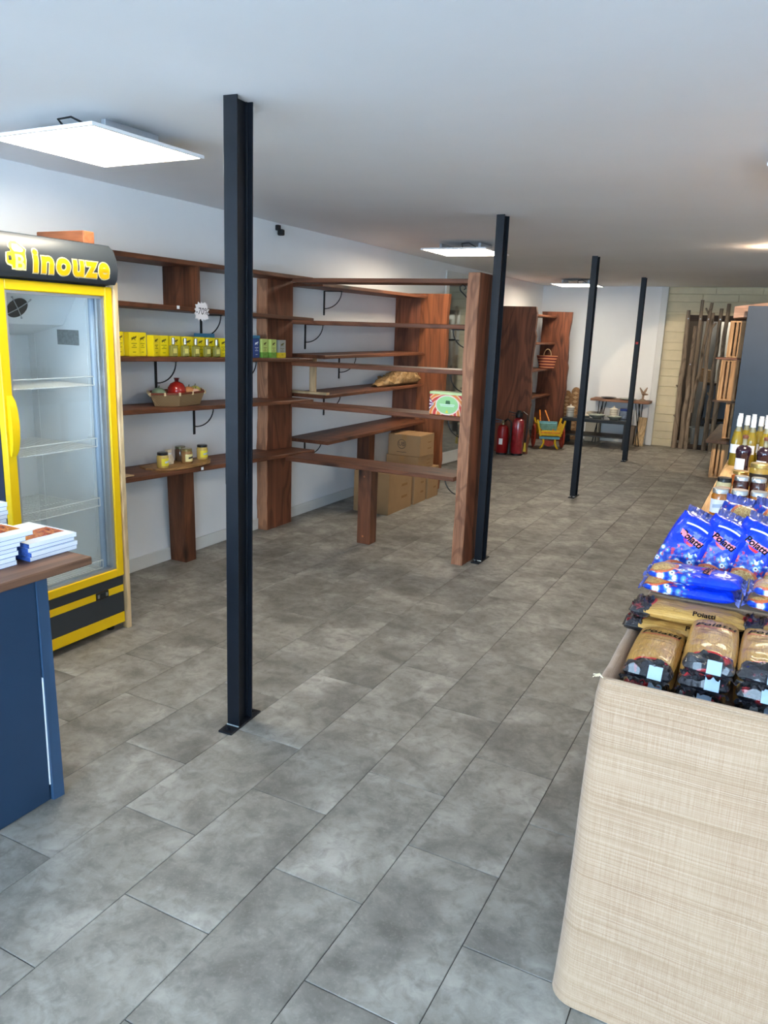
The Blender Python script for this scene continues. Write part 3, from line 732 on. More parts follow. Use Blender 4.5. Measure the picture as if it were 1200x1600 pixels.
def cover_mat(name, seed):
    n = NT(name); tc = n.node('ShaderNodeTexCoord'); v = tc.outputs['Object']
    f = n.noise(n.mapping(v, (1, 1, 1), loc=(seed, 0, 0)), 38, 6, 1.0, 0.7)
    food = n.ramp(f, [(0.3, lin((70, 22, 16))), (0.45, lin((150, 58, 36))), (0.58, lin((196, 120, 70))), (0.7, lin((232, 190, 120)))])
    sx = n.node('ShaderNodeSeparateXYZ'); n.l(v, sx.inputs[0])
    edge = n.noise(v, 14, 3)
    lo = n.math('GREATER_THAN', n.math('ADD', sx.outputs[0], n.math('MULTIPLY', edge, 0.05)), 0.005)
    hi = n.math('LESS_THAN', n.math('ADD', sx.outputs[0], n.math('MULTIPLY', edge, 0.02)), 0.085)
    inn = n.math('LESS_THAN', n.math('ABSOLUTE', sx.outputs[1]), 0.085)
    m = n.math('MULTIPLY', n.math('MULTIPLY', lo, hi), inn)
    n.l(n.mix(m, lin((232, 240, 250)), food), n.b.inputs['Base Color']); n.b.inputs['Roughness'].default_value = 0.25
    return n.m
COVER = cover_mat('booklet_cover_print', 0.3)
SPINE = mat('booklet_spine_print', (60, 90, 160), 0.4, 0, 0.4, 0.5, 90)
def booklet(label, group):
    t = thing('booklet', label, 'booklet', group=group)
    part('pages', MB().box((-0.122, -0.094, 0.001), (0.122, 0.094, 0.0135)), PAPER, t)
    part('cover', MB().box((-0.1225, -0.095, 0.0135), (0.1225, 0.095, 0.0146)), COVER, t)
    part('back_cover', MB().box((-0.1225, -0.095, 0), (0.1225, 0.095, 0.001)).box((-0.1225, -0.0955, 0.0), (0.1225, -0.0945, 0.0146)), SPINE, t)
    return t
b0 = None; RB = random.Random(5)
for (cx, cy, n, lab) in ((-2.235, 1.712, 4, 'stack of booklets nearest the counter end'), (-2.242, 1.487, 7, 'taller middle stack of booklets on the counter'), (-2.525, 1.672, 9, 'stack of booklets at the back of the counter by the fridge')):
    for k in range(n):
        pos = ('topmost of its stack' if k == n-1 else 'lowest of its stack' if k == 0 else '%s from the bottom' % ('', 'second', 'third', 'fourth', 'fifth', 'sixth', 'seventh', 'eighth', 'ninth')[k])
        where = {-2.235: 'short stack at the counter end', -2.242: 'middle counter stack', -2.525: 'rear counter stack by the fridge'}[cx]
        lb = 'white food booklet in the %s, %s' % (where, pos)
        loc = (cx+RB.uniform(-.006, .006), cy+RB.uniform(-.007, .007)+(0.018*(k-3) if cx == -2.242 and k > 3 else 0), 0.8125+k*0.0148); rz = RB.uniform(-0.02, 0.02)
        if b0 is None: b0 = booklet(lb, 'food booklets on the counter'); b0.location = loc
        else: dup(b0, loc, (0, 0, rz), lb)

# ------------------------------------------------------------------ goods on the wall shelves
def label_lines(m, x, y0, y1, zs, h=0.003):
    for zz, k in zs:
        c = (y0+y1)/2; hw = (y1-y0)/2*k; m.box((x, c-hw, zz), (x+0.0006, c+hw, zz+h))
    return m
BOXY = mat('lemon_yellow_card', (246, 226, 30), 0.4, 0, 0.4, 0.02)
BOXYD = mat('olive_ink', (92, 84, 10), 0.6)
BOXG = mat('leaf_green_card', (110, 160, 60), 0.4); BOXGL = mat('pale_green_card', (196, 214, 120), 0.4)
BOXB = mat('royal_blue_card', (44, 70, 130), 0.4); BOXLB = mat('sky_blue_card', (70, 140, 180), 0.4)
BOXS = mat('silver_grey_card', (150, 152, 146), 0.35)
def scent_box(name, label, base, band, ink, loc, rz=0.0, wd=0.075, h=0.132, group='scent boxes on the third shelf', two=None):
    t = thing(name, label, 'box', loc, (0, 0, rz), group)
    a = wd/2; d = 0.022
    part('carton', MB().box((-d, -a, 0), (d, a, h), 0.0012), base, t)
    em = MB(); x = d+0.0004
    for (y, z, r) in ((-0.012, 0.74*h, 0.007), (0.0, 0.76*h, 0.008), (0.012, 0.79*h, 0.006), (-0.016, 0.68*h, 0.003), (0.008, 0.68*h, 0.003), (0.017, 0.83*h, 0.003)):
        em.lathe([(r, 0), (r*0.9, 0.0005)], (x-0.0004, y, z), 8, 'x')
    part('emblem', em, ink, t)
    part('print', label_lines(MB(), d, -a, a, [(0.52*h, 0.55), (0.44*h, 0.25), (0.36*h, 0.5), (0.16*h, 0.3)], 0.0028), ink, t)
    if band: part('band', MB().box((-d-0.0006, -a-0.0006, 0.0), (d+0.0005, a+0.0006, 0.3*h)), band, t)
    return t
ZS3 = W1Z[2]
ordn = ['first', 'second', 'third', 'fourth', 'fifth', 'sixth', 'seventh', 'eighth', 'ninth', 'tenth']
ys = [3.287, 3.387, 3.483, 3.572, 3.662, 3.768, 3.884, 3.998, 4.102, 4.206]
xs = [-3.41, -3.40, -3.43, -3.41, -3.43, -3.43, -3.43, -3.43, -3.43, -3.41]
for i, (y, x) in enumerate(zip(ys, xs)):
    scent_box('scent_box', 'lemon yellow scent carton on the third shelf, %s from the fridge' % ordn[i], BOXY, None, BOXYD, (x, y, ZS3(y)+0.0005), (0.0 if i not in (3, 1) else (0.25 if i == 3 else -0.06)), (0.058, 0.074, 0.062, 0.07, 0.08, 0.08, 0.08, 0.08, 0.08, 0.07)[i], 0.136 if i < 3 else 0.124)
def scent_bottle(label, loc):
    t = thing('scent_bottle', label, 'bottle', loc, group='clear scent bottles on the third shelf')
    part('flask', MB().box((-0.014, -0.026, 0), (0.014, 0.026, 0.068), 0.004).lathe([(0.012, 0.068), (0.008, 0.076)], n=12), FLASK, t, smooth=True)
    part('cap', MB().lathe([(0.0115, 0.076), (0.0115, 0.112), (0.009, 0.114)], n=16), mat('brushed_silver_cap', (196, 198, 196), 0.25, 0.8), t, smooth=True)
    part('label_print', MB().box((0.0142, -0.016, 0.02), (0.0147, 0.016, 0.05)), mat('pale_yellow_label', (226, 216, 120), 0.5), t)
    return t
FLASK = mat('yellow_green_scent', (206, 204, 110), 0.06, 0, 0.6, 0.02, trans=0.55, ior=1.33)
for i, y in enumerate((3.695, 3.80, 3.90, 4.01, 4.105)):
    scent_bottle('clear scent bottle with silver cap before the yellow cartons, %s from the fridge' % ordn[i], (-3.375, y+0.012, ZS3(y)+0.0005))
scent_box('scent_box', 'deep blue scent carton just right of the nearest steel post', BOXB, None, PAPER, (-3.38, 4.535, ZS3(4.535)), 0, 0.07)
scent_box('scent_box', 'green scent carton beside the blue one', BOXGL, BOXG, BOXYD, (-3.38, 4.635, ZS3(4.635)), 0.12, 0.08)
scent_box('scent_box', 'green scent carton beside the silver one', BOXGL, BOXG, BOXYD, (-3.38, 4.742, ZS3(4.742)), 0.12, 0.08)
scent_box('scent_box', 'silver grey scent carton with yellow ends at the shelf corner', BOXS, mat('mustard_band', (220, 190, 40), 0.4), BOXYD, (-3.38, 4.855, ZS3(4.855)), 0.0, 0.085, 0.13)
scent_box('scent_box', 'light blue carton behind the green scent cartons', BOXLB, None, PAPER, (-3.50, 4.69, ZS3(4.69)), 0, 0.1, 0.155)
scent_box('scent_box', 'light blue carton behind the yellow cartons by the nearest post', BOXLB, None, PAPER, (-3.52, 4.17, ZS3(4.17)), 0, 0.16, 0.15)

# -70 % sign
ss = thing('discount_sign', 'white starburst discount card reading -70% on the second shelf', 'sign', (-3.287, 3.873, 1.66))
star = []
RSx = random.Random(2)
for k in range(28):
    a = 2*PI*k/28; rr_ = (0.070 if k % 2 else 0.054)*(1.0/max(abs(math.cos(a)), abs(math.sin(a))))**0.55*RSx.uniform(0.95, 1.05)
    star.append((rr_*math.cos(a), rr_*math.sin(a)*0.86))
part('card', MB().poly(star, lambda x, y, d: (d, x, y), 0.0015), mat('white_card', (244, 240, 240), 0.5), ss)
part('handwriting', text_mb('-70%', 0.058, lambda x, y: (0.0022, x, y), shear=0.15), mat('black_marker', (30, 30, 34), 0.6), ss)

# basket with ornamental fruit on the fourth shelf
WICK = NT('woven_straw'); _v = WICK.objvec(0.0)
_a = WICK.node('ShaderNodeTexWave'); _a.inputs['Scale'].default_value = 60; _a.bands_direction = 'Z'; WICK.l(_v, _a.inputs['Vector']); _a.inputs['Distortion'].default_value = 2.0
_b = WICK.node('ShaderNodeTexWave'); _b.inputs['Scale'].default_value = 45; _b.bands_direction = 'DIAGONAL'; WICK.l(_v, _b.inputs['Vector'])
_h = WICK.math('MULTIPLY', _a.outputs['Fac'], _b.outputs['Fac'])
WICK.l(WICK.ramp(_h, [(0.0, lin((120, 92, 60))), (0.6, lin((186, 158, 116)))]), WICK.b.inputs['Base Color']); WICK.b.inputs['Roughness'].default_value = 0.8; WICK.bump(_h, 0.7, 0.004)
zb = W1Z[3](3.75)
bk = thing('wicker_basket', 'shallow hexagonal straw basket with brown rim on the fourth shelf', 'basket', (-3.435, 3.795, zb+0.001), (0, 0, 0.12))
def hexring(rx, ry, z, n=6): return [(rx*math.cos(2*PI*k/n+PI/2), ry*math.sin(2*PI*k/n+PI/2), z) for k in range(n)]
part('wall', MB().loft([hexring(0.11, 0.225, 0), hexring(0.135, 0.268, 0.078), hexring(0.127, 0.258, 0.078), hexring(0.104, 0.21, 0.006)]), WICK.m, bk)
rim_pts = hexring(0.134, 0.266, 0.080)
part('rim', MB().loft([[(x*1.03, y*1.03, z-0.005) for x, y, z in rim_pts], [(x*1.03, y*1.03, z+0.006) for x, y, z in rim_pts], [(x*0.95, y*0.96, z+0.006) for x, y, z in rim_pts], [(x*0.95, y*0.96, z-0.005) for x, y, z in rim_pts]], cap=False, closed=True), mat('brown_leather_rim', (112, 52, 30), 0.6), bk)
for k in range(12):
    a = k/12*6; i = int(a); t = a-i; p = Vector(rim_pts[i]).lerp(Vector(rim_pts[(i+1) % 6]), t)
    part('binding', MB().box((p.x*1.03-0.004, p.y*1.03-0.005, 0.068), (p.x*1.03+0.004, p.y*1.03+0.005, 0.0885)), mat('raffia', (222, 200, 160), 0.8), bk)
BZ = zb+0.012
def at_b(dx, dy, dz): c, s = math.cos(0.12), math.sin(0.12); return (-3.435+dx*c-dy*s, 3.795+dx*s+dy*c, BZ+dz)
pg = thing('pomegranate', 'red glazed ceramic pomegranate standing in the straw basket', 'ornament', at_b(0.0, 0.0, 0.0))
part('fruit', MB().lathe([(0.0, 0), (0.03, 0.006), (0.052, 0.035), (0.060, 0.065), (0.056, 0.095), (0.040, 0.120), (0.018, 0.132), (0.0, 0.134)], n=24, cap=False), mat('red_glaze', (172, 40, 32), 0.18, 0, 0.6, 0.25, 14, coat=0.5), pg, smooth=True)
part('crown', MB().lathe([(0.012, 0.130), (0.014, 0.146), (0.019, 0.155), (0.014, 0.150), (0.008, 0.14)], n=8), mat('dark_red_glaze', (90, 22, 20), 0.3), pg)
def fruit(name, label, cat, col, loc, r, sq=0.85):
    t = thing(name, label, cat, loc, group='ornamental fruit in the basket')
    part('fruit', MB().lathe([(0, 0)]+[(r*math.sin(PI*k/8), r*sq*(1-math.cos(PI*k/8))) for k in range(1, 8)]+[(0, 2*r*sq)], n=16, cap=False), mat('fruit_'+name, col, 0.4, 0, 0.5, 0.2, 20), t, smooth=True)
    part('stem', MB().tube([(0, 0, 2*r*sq-0.002), (0.003, 0.002, 2*r*sq+0.012)], 0.003, 5), mat('green_stem', (70, 90, 50), 0.7), t)
fruit('peach_ornament', 'peach coloured ornamental fruit beside the pomegranate', 'ornament', (206, 140, 90), at_b(0.02, 0.10, 0.02), 0.046)
fruit('cream_ornament', 'small cream and pink ornamental fruit at the basket front', 'ornament', (222, 180, 160), at_b(0.062, 0.115, 0.035), 0.03)
fruit('pear_ornament', 'yellow green ornamental fruit at the far end of the basket', 'ornament', (196, 186, 96), at_b(0.01, 0.185, 0.03), 0.04)
fruit('squash_ornament', 'grey green ornamental fruit at the fridge end of the basket', 'ornament', (120, 140, 116), at_b(-0.02, -0.16, 0.03), 0.045, 0.8)

# olive wood board with jars on the lowest shelf
z5 = W1Z[4](3.75)
ob = [(-0.105, -0.24), (-0.02, -0.275), (0.085, -0.22), (0.10, -0.10), (0.105, 0.05), (0.08, 0.20), (0.02, 0.275), (-0.05, 0.25), (-0.09, 0.12), (-0.11, -0.08)]
single('serving_board', MB().poly(ob, lambda x, y, d: (x, y, d), 0.017), OLIVE, 'irregular olive wood serving board on the lowest wall shelf', 'board', (-3.40, 3.765, z5+0.001), (0, 0, -0.02))
ZJ = z5+0.0185
def jar(name, label, col, lidcol, lab, loc, r=0.036, h=0.088, rz=0.0, group='jars of spread on the serving board', lidmetal=0.0, lidh=0.014, brand=None):
    t = thing(name, label, 'jar', loc, (0, 0, rz), group)
    part('glass', MB().lathe([(r*0.9, 0), (r, 0.006), (r, h*0.80), (r*0.86, h*0.90), (r*0.84, h*0.93)], n=24), mat('jar_%02x%02x%02x' % col, col, 0.08, 0, 0.6, 0.06, 30, coat=0.4), t, smooth=True)
    part('lid', MB().lathe([(r*0.90, h*0.90), (r*0.93, h*0.905), (r*0.93, h*0.90+lidh), (r*0.88, h*0.90+lidh+0.002)], n=24), mat('lid_%02x%02x%02x_%d' % (*lidcol, lidmetal*10), lidcol, 0.28, lidmetal, 0.5), t, smooth=True)
    if lab:
        m = MB(); rl = r+0.0006
        m.grid(12, 2, lambda u, v: (rl*math.cos((u-0.5)*2.2), rl*math.sin((u-0.5)*2.2), h*(0.16+0.52*v)))
        lo = part('jar_label', m, mat('label_%02x%02x%02x' % lab, lab, 0.5), t)
        if brand:
            m2 = MB(); rl2 = rl+0.0006
            m2.grid(8, 2, lambda u, v: (rl2*math.cos((u-0.5)*1.3+0.1), rl2*math.sin((u-0.5)*1.3+0.1), h*(0.34+0.14*v+0.06*u)))
            part('label_print', m2, mat('label_print_%02x%02x%02x' % brand, brand, 0.5), lo)
    return t
jar('spread_jar', 'yellow labelled spread jar with black lid nearest the fridge', (206, 176, 96), (28, 26, 26), (230, 214, 50), (-3.375, 3.585, ZJ), brand=(190, 200, 200), rz=0.1)
jar('spread_jar', 'spread jar with gold lid and cream label in the middle of the board', (150, 112, 70), (150, 132, 84), (232, 222, 160), (-3.37, 3.80, ZJ), lidmetal=0.7, brand=(60, 56, 46))
jar('spread_jar', 'dark spread jar half hidden behind the gold lidded jar', (84, 62, 46), (120, 118, 90), None, (-3.465, 3.845, ZJ), lidmetal=0.6)
jar('spread_jar', 'yellow labelled spread jar with black lid at the far end of the board', (206, 176, 96), (28, 26, 26), (230, 214, 50), (-3.40, 3.985, ZJ), brand=(190, 200, 200), rz=-0.1)
sb = thing('snack_pouch', 'small clear pouch with white tie standing behind the first jar', 'pouch', (-3.43, 3.70, ZJ))
part('pouch', MB().loft([[(-0.018, -0.022, 0), (0.018, -0.022, 0), (0.018, 0.022, 0), (-0.018, 0.022, 0)], [(-0.02, -0.026, 0.03), (0.02, -0.024, 0.03), (0.02, 0.026, 0.03), (-0.02, 0.024, 0.03)], [(-0.008, -0.014, 0.068), (0.008, -0.014, 0.068), (0.008, 0.014, 0.068), (-0.008, 0.014, 0.068)], [(-0.01, -0.024, 0.094), (0.006, -0.02, 0.092), (0.01, 0.02, 0.095), (-0.006, 0.02, 0.09)]]), mat('cream_pouch', (214, 200, 174), 0.3, 0, 0.5, 0.2, 40), sb, smooth=True)
part('tie', MB().lathe([(0.016, 0.064), (0.016, 0.072)], n=10), PAPER, sb)
single('cork_mat', MB().box((-3.53, 2.95, z5+0.020), (-3.30, 3.27, z5+0.027), 0.002), PALE_Y, 'thin pale wooden sheet on the lowest shelf beside the fridge', 'board', (-3.42, 3.1, z5+0.020), world=True)

# colourful tin on the projecting shelves
def tin_mat():
    n = NT('tin_side_print'); tc = n.node('ShaderNodeTexCoord'); v = tc.outputs['Object']
    wv = n.node('ShaderNodeTexWave'); wv.wave_type = 'RINGS'; wv.rings_direction = 'SPHERICAL'; wv.inputs['Scale'].default_value = 7; wv.inputs['Distortion'].default_value = 2; n.l(v, wv.inputs['Vector'])
    n.l(n.ramp(wv.outputs['Fac'], [(0.1, lin((206, 60, 60))), (0.35, lin((236, 150, 110))), (0.55, lin((240, 226, 190))), (0.8, lin((230, 130, 60)))]), n.b.inputs['Base Color'])
    n.b.inputs['Roughness'].default_value = 0.3; return n.m
zt = PZ[3][1]+0.0295
tn = thing('patterned_tin', 'colourful patterned tin box with pale green oval at the shelf end', 'tin', (-2.035, 4.925, zt))
part('tin_body', MB().box((-0.118, -0.045, 0), (0.118, 0.045, 0.143), 0.004), tin_mat(), tn)
part('tin_lid', MB().box((-0.120, -0.047, 0.138), (0.120, 0.047, 0.158), 0.004), mat('cream_green_lid', (206, 222, 160), 0.3), tn)
def oval(rx, rz_, n=32): return [(rx*math.cos(2*PI*k/n), rz_*math.sin(2*PI*k/n)) for k in range(n)]
part('oval_border', MB().poly(oval(0.088, 0.068), lambda x, z, d: (0.015+x, -0.0452-d, 0.070+z), 0.0006), mat('pale_pink_print', (240, 210, 200), 0.4), tn)
part('oval_panel', MB().poly(oval(0.080, 0.060), lambda x, z, d: (0.015+x, -0.0459-d, 0.070+z), 0.0006), mat('pale_green_print', (158, 206, 140), 0.4), tn)
part('oval_text', MB().box((-0.040, -0.0472, 0.072), (0.070, -0.0466, 0.0755)).box((-0.035, -0.0472, 0.062), (0.065, -0.0466, 0.065)), PAPER, tn)
part('oval_emblem', MB().lathe([(0.010, 0), (0.009, -0.0006)], (0.012, -0.0466, 0.092), 10, 'y').lathe([(0.010, 0), (0.009, -0.0006)], (0.026, -0.0466, 0.092), 10, 'y').box((0.002, -0.0472, 0.078), (0.036, -0.0466, 0.086)), mat('dark_green_print', (70, 110, 70), 0.5), tn)
part('gold_motif', MB().poly([(-0.012, 0), (0.012, 0), (0.004, 0.012), (0.0, 0.024), (-0.004, 0.012)], lambda x, z, d: (0.015+x, -0.0466-d, 0.018+z), 0.0006), mat('gold_print', (232, 214, 60), 0.4), tn)
for k in range(7):
    a = -1.0+2.0*k/6
    part('blue_ray', MB().poly([(-0.083, 0.0), (-0.1175, 0.040*a+0.004), (-0.1175, 0.040*a-0.004)], lambda x, z, d: (x, -0.0453-d, 0.070+z), 0.0006), mat('cobalt_print', (34, 54, 130), 0.4) if k % 2 == 0 else PAPER, tn)

# things on the wall shelving beyond
zk = W2[3]+0.029
def kraft(u, v):
    # u around, v along the bag (y)
    y = 0.80*v; a = 2*PI*u
    wv = 0.03+0.085*min(1, v*2.2)*(1.0 if v < 0.9 else 0.95); hh = 0.012+0.055*min(1, v*1.9)
    x = wv*math.cos(a); z = hh+hh*math.sin(a)*(1.0 if math.sin(a) > 0 else 1.0)
    k = (mnoise.noise((x*18, y*9, z*20))*0.022+abs(mnoise.noise((x*38+3, y*26, z*40)))*0.03-0.008)*min(1, v*3)
    return (x+k*math.cos(a), y+0.02*mnoise.noise((a, v*4, 1)), max(0.001, z+(k*1.4 if math.sin(a) > 0 else 0)))
kb = thing('kraft_paper_bag', 'crumpled brown paper bag lying open on the middle wall shelf', 'paper bag', (-3.37, 6.36, zk))
part('bag', MB().grid(44, 64, kraft, True), mat('kraft_paper', (150, 118, 78), 0.55, 0, 0.4, 0.25, 22, 0.9, 40), kb, smooth=True)
part('bag_mouth', MB().loft([[(0.085*math.cos(2*PI*k/20), 0.765, 0.068+0.058*math.sin(2*PI*k/20)) for k in range(20)], [(0.078*math.cos(2*PI*k/20), 0.805+0.012*math.sin(5*k), 0.068+0.054*math.sin(2*PI*k/20)) for k in range(20)]]), mat('kraft_inside_shade', (84, 62, 40), 0.8), kb)  # dark mouth: shade inside the bag painted as darker paper
single('pale_upright_offcut', MB().hexa([(-3.425, 5.335, zk), (-3.37, 5.335, zk), (-3.37, 5.355, zk), (-3.425, 5.355, zk), (-3.425, 5.335, 1.346), (-3.37, 5.335, 1.346), (-3.37, 5.355, 1.346), (-3.425, 5.355, 1.346)]), PALE_Z, 'pale pine offcut standing upright between two wall shelves', 'plank', (-3.40, 5.345, zk), world=True)
single('pale_flat_offcut', MB().box((-3.585, 5.275, zk), (-3.225, 5.32, zk+0.018), 0.001), PALE_X, 'pale pine strip lying flat on the end of the wall shelf', 'plank', (-3.40, 5.297, zk), world=True)

# cardboard boxes stacked under the shelves
def carton(label, x0, x1, y0, y1, z0, z1, logo=False):
    c = ((x0+x1)/2, (y0+y1)/2, z0)
    t = thing('cardboard_box', label, 'cardboard box', c, group='cardboard boxes under the shelves')
    bx = part('box', MB().box((x0, y0, z0), (x1, y1, z1), 0.002), CARD, t, c)
    part('tape', MB().box(((x0+x1)/2-0.025, y0-0.0008, z1-0.05), ((x0+x1)/2+0.025, y1+0.0008, z1+0.0008)), mat('brown_tape', (156, 116, 70), 0.3), t, c)
    part('top_flap', MB().box((x0+0.001, y0+0.001, z1), ((x0+x1)/2-0.002, y1-0.001, z1+0.003)).box(((x0+x1)/2+0.002, y0+0.001, z1), (x1-0.001, y1-0.001, z1+0.003)), CARD, t, c)
    if logo:
        lx, lz = (x0+x1)/2-0.025, (z0+z1)/2+0.01
        ring = MB().tube([(lx+0.042*math.cos(2*PI*k/28), y0-0.0006, lz+0.042*math.sin(2*PI*k/28)) for k in range(28)], 0.0022, 4, True)
        part('logo_ring', ring, INK, t, c)
        part('logo_letters', text_mb('UB', 0.055, lambda x, y: (lx+x, y0-0.0012, lz+y)), INK, t, c)
        part('small_print', MB().box((lx-0.05, y0-0.0009, z0+0.03), (lx+0.05, y0-0.0003, z0+0.034)), INK, t, c)
    for zz in (0.3, 0.6):
        part('side_print', MB().box((x1+0.0002, (y0*0.45+y1*0.55), z0+(z1-z0)*zz), (x1+0.0008, y0*0.2+y1*0.8, z0+(z1-z0)*(zz+0.06))), CARDD, t, c)
    return t
carton('large cardboard box standing on the floor behind the shelf leg', -3.29, -2.94, 5.88, 6.35, 0.0, 0.365)
carton('cardboard box on the floor behind the large one', -3.29, -2.935, 6.40, 6.66, 0.0, 0.305)
carton('cardboard box on the floor nearest the wide slab', -3.27, -2.93, 6.70, 6.95, 0.0, 0.30)
carton('cardboard box in the middle layer of the stack', -3.29, -2.955, 6.50, 6.86, 0.31, 0.432)
carton('topmost cardboard box with round printed logo', -3.275, -2.94, 6.50, 6.82, 0.437, 0.632, True)
single('floor_cable', MB().tube([(-2.35, 5.98, 0.22), (-2.30, 5.95, 0.24), (-2.22, 5.9, 0.23)]+[(-2.2+0.03*k, 5.6-0.05*k, max(0.008, 0.2-0.03*k)) for k in range(9)], 0.005, 6), BLACKP, 'black cable trailing down behind the end upright', 'cable', smooth=True)

# red woven bag on the far shelves
RW = NT('red_woven_straw'); _v = RW.objvec(0.0)
_w = RW.node('ShaderNodeTexWave'); _w.bands_direction = 'Z'; _w.inputs['Scale'].default_value = 7.5; _w.inputs['Distortion'].default_value = 0.6; RW.l(_v, _w.inputs['Vector'])
RW.l(RW.ramp(_w.outputs['Fac'], [(0.2, lin((92, 34, 34))), (0.5, lin((166, 66, 58))), (0.8, lin((206, 140, 96)))]), RW.b.inputs['Base Color']); RW.b.inputs['Roughness'].default_value = 0.85
zr = 1.075+0.030
wb = thing('woven_bag', 'red striped woven straw bag with hoop handles on the far shelf', 'bag', (-3.21, 11.55, zr), (0, 0, 0.28))
def er(rx, ry, z, n=20): return [(rx*math.cos(2*PI*k/n), ry*math.sin(2*PI*k/n), z) for k in range(n)]
part('bag_body', MB().loft([er(0.11, 0.05, 0), er(0.125, 0.06, 0.08), er(0.155, 0.075, 0.19), er(0.148, 0.068, 0.19), er(0.11, 0.05, 0.02)]), RW.m, wb, smooth=True)
for s in (-1, 1): part('handle', MB().tube([(0.055*math.cos(a), s*0.065, 0.185+0.10*math.sin(a)) for a in [PI*k/12 for k in range(13)]], 0.007, 8), mat('tan_handle', (150, 120, 90), 0.7), wb, smooth=True)

# ------------------------------------------------------------------ far end of the shop
RED = mat('extinguisher_red', (140, 18, 22), 0.3, 0, 0.5, 0.05); WRAP = mat('red_under_plastic_wrap', (160, 40, 48), 0.18, 0, 0.7, 0.35, 16, 0.9, 22, coat=0.6)
def extinguisher(label, loc, r, h, wrapped):
    t = thing('fire_extinguisher', label, 'fire extinguisher', loc, group='fire extinguishers by the slab')
    part('cylinder', MB().lathe([(r*0.9, 0.02), (r, 0.03), (r, h*0.86), (r*0.85, h*0.95), (r*0.4, h)], n=24), WRAP if wrapped else RED, t, smooth=True)
    part('foot_ring', MB().lathe([(r*0.95, 0), (r*0.95, 0.024), (r*0.85, 0.024), (r*0.85, 0)], n=20), BLACKP, t)
    part('valve', MB().lathe([(0.022, h), (0.022, h+0.03), (0.03, h+0.035), (0.018, h+0.06)] if not wrapped else [(0.03, h-0.01), (0.05, h+0.01), (0.05, h+0.05), (0.035, h+0.08), (0.02, h+0.10)], n=14), BLACKP if wrapped else mat('brass_valve', (150, 140, 110), 0.35, 0.7), t, smooth=True)
    part('lever', MB().bar((0.015, 0, h+0.05), (-0.14, -0.02, h+0.075), 0.018, 0.01).bar((0.015, 0, h+0.035), (-0.10, -0.015, h+0.03), 0.016, 0.008), BLACKP if wrapped else mat('blue_grey_lever', (60, 84, 110), 0.4), t)
    hs = [(0.02, -0.01, h+0.045), (0.07, -0.03, h+0.085), (r+0.05, -0.05, h+0.05), (r+0.06, -0.06, h*0.7), (r+0.045, -0.06, h*0.35)]
    part('hose', MB().tube(hs, 0.011, 8), BLACKP, t, smooth=True)
    part('nozzle', MB().lathe([(0.012, 0.12), (0.016, 0.06), (0.022, 0)], (r+0.045, -0.06, h*0.35-0.11), 12), mat('yellow_nozzle', (214, 180, 40), 0.4) if wrapped else BLACKP, t)
    if not wrapped: part('instruction_label', MB().box((-0.02, -r-0.0012, h*0.35), (0.03, -r*0.93, h*0.55)), PAPER, t)
    return t
extinguisher('red fire extinguisher with white label beside the black post', (-3.29, 9.95, 0), 0.076, 0.40, False)
extinguisher('taller fire extinguisher in shiny plastic wrap with black head', (-3.10, 10.02, 0), 0.082, 0.50, True)

# painted toy cart
ct_ = thing('painted_cart', 'small yellow painted wooden donkey cart on the floor', 'cart', (-2.93, 10.95, 0), (0, 0, 0.42))
CY = mat('cart_yellow', (240, 190, 20), 0.45, 0, 0.4, 0.2, 25); CB = mat('cart_blue', (110, 170, 180), 0.5, 0, 0.4, 0.2, 25); CRD = mat('cart_red', (160, 56, 34), 0.5, 0, 0.4, 0.3, 25); CO = mat('cart_orange', (226, 130, 40), 0.5, 0, 0.4, 0.3, 30)
part('bed', MB().box((-0.15, -0.16, 0.20), (0.15, 0.16, 0.22), 0.002), CY, ct_)
for s in (-1, 1):
    sp_ = part('side_board', MB().hexa([(s*0.135-0.008, -0.16, 0.22), (s*0.135+0.008, -0.16, 0.22), (s*0.135+0.008, 0.16, 0.22), (s*0.135-0.008, 0.16, 0.22), (s*0.175-0.008, -0.17, 0.36), (s*0.175+0.008, -0.17, 0.36), (s*0.175+0.008, 0.17, 0.36), (s*0.175-0.008, 0.17, 0.36)]), CY, ct_)
    for yy in (-0.165, 0.165): part('corner_post', MB().bar((s*0.135, yy, 0.19), (s*0.195, yy, 0.42), 0.024, 0.024), CY, sp_)
part('front_board', MB().box((-0.13, -0.17, 0.20), (0.13, -0.155, 0.275), 0.002), CY, ct_)
part('front_rail', MB().box((-0.17, -0.176, 0.235), (0.17, -0.171, 0.25), 0.001), CO, ct_)
part('back_board', MB().box((-0.14, 0.155, 0.22), (0.14, 0.17, 0.37), 0.002), CB, ct_)
part('seat_slat', MB().box((-0.12, 0.06, 0.335), (0.12, 0.15, 0.35), 0.002), CB, ct_)
part('axle_beam', MB().box((-0.145, -0.12, 0.145), (0.145, -0.08, 0.18), 0.002), CB, ct_)
part('belly_carving', MB().poly([(-0.10, 0.12), (0.10, 0.12), (0.06, 0.05), (0.0, 0.035), (-0.06, 0.05)], lambda x, z, d: (x, -0.09+d, z), 0.03), CRD, ct_)
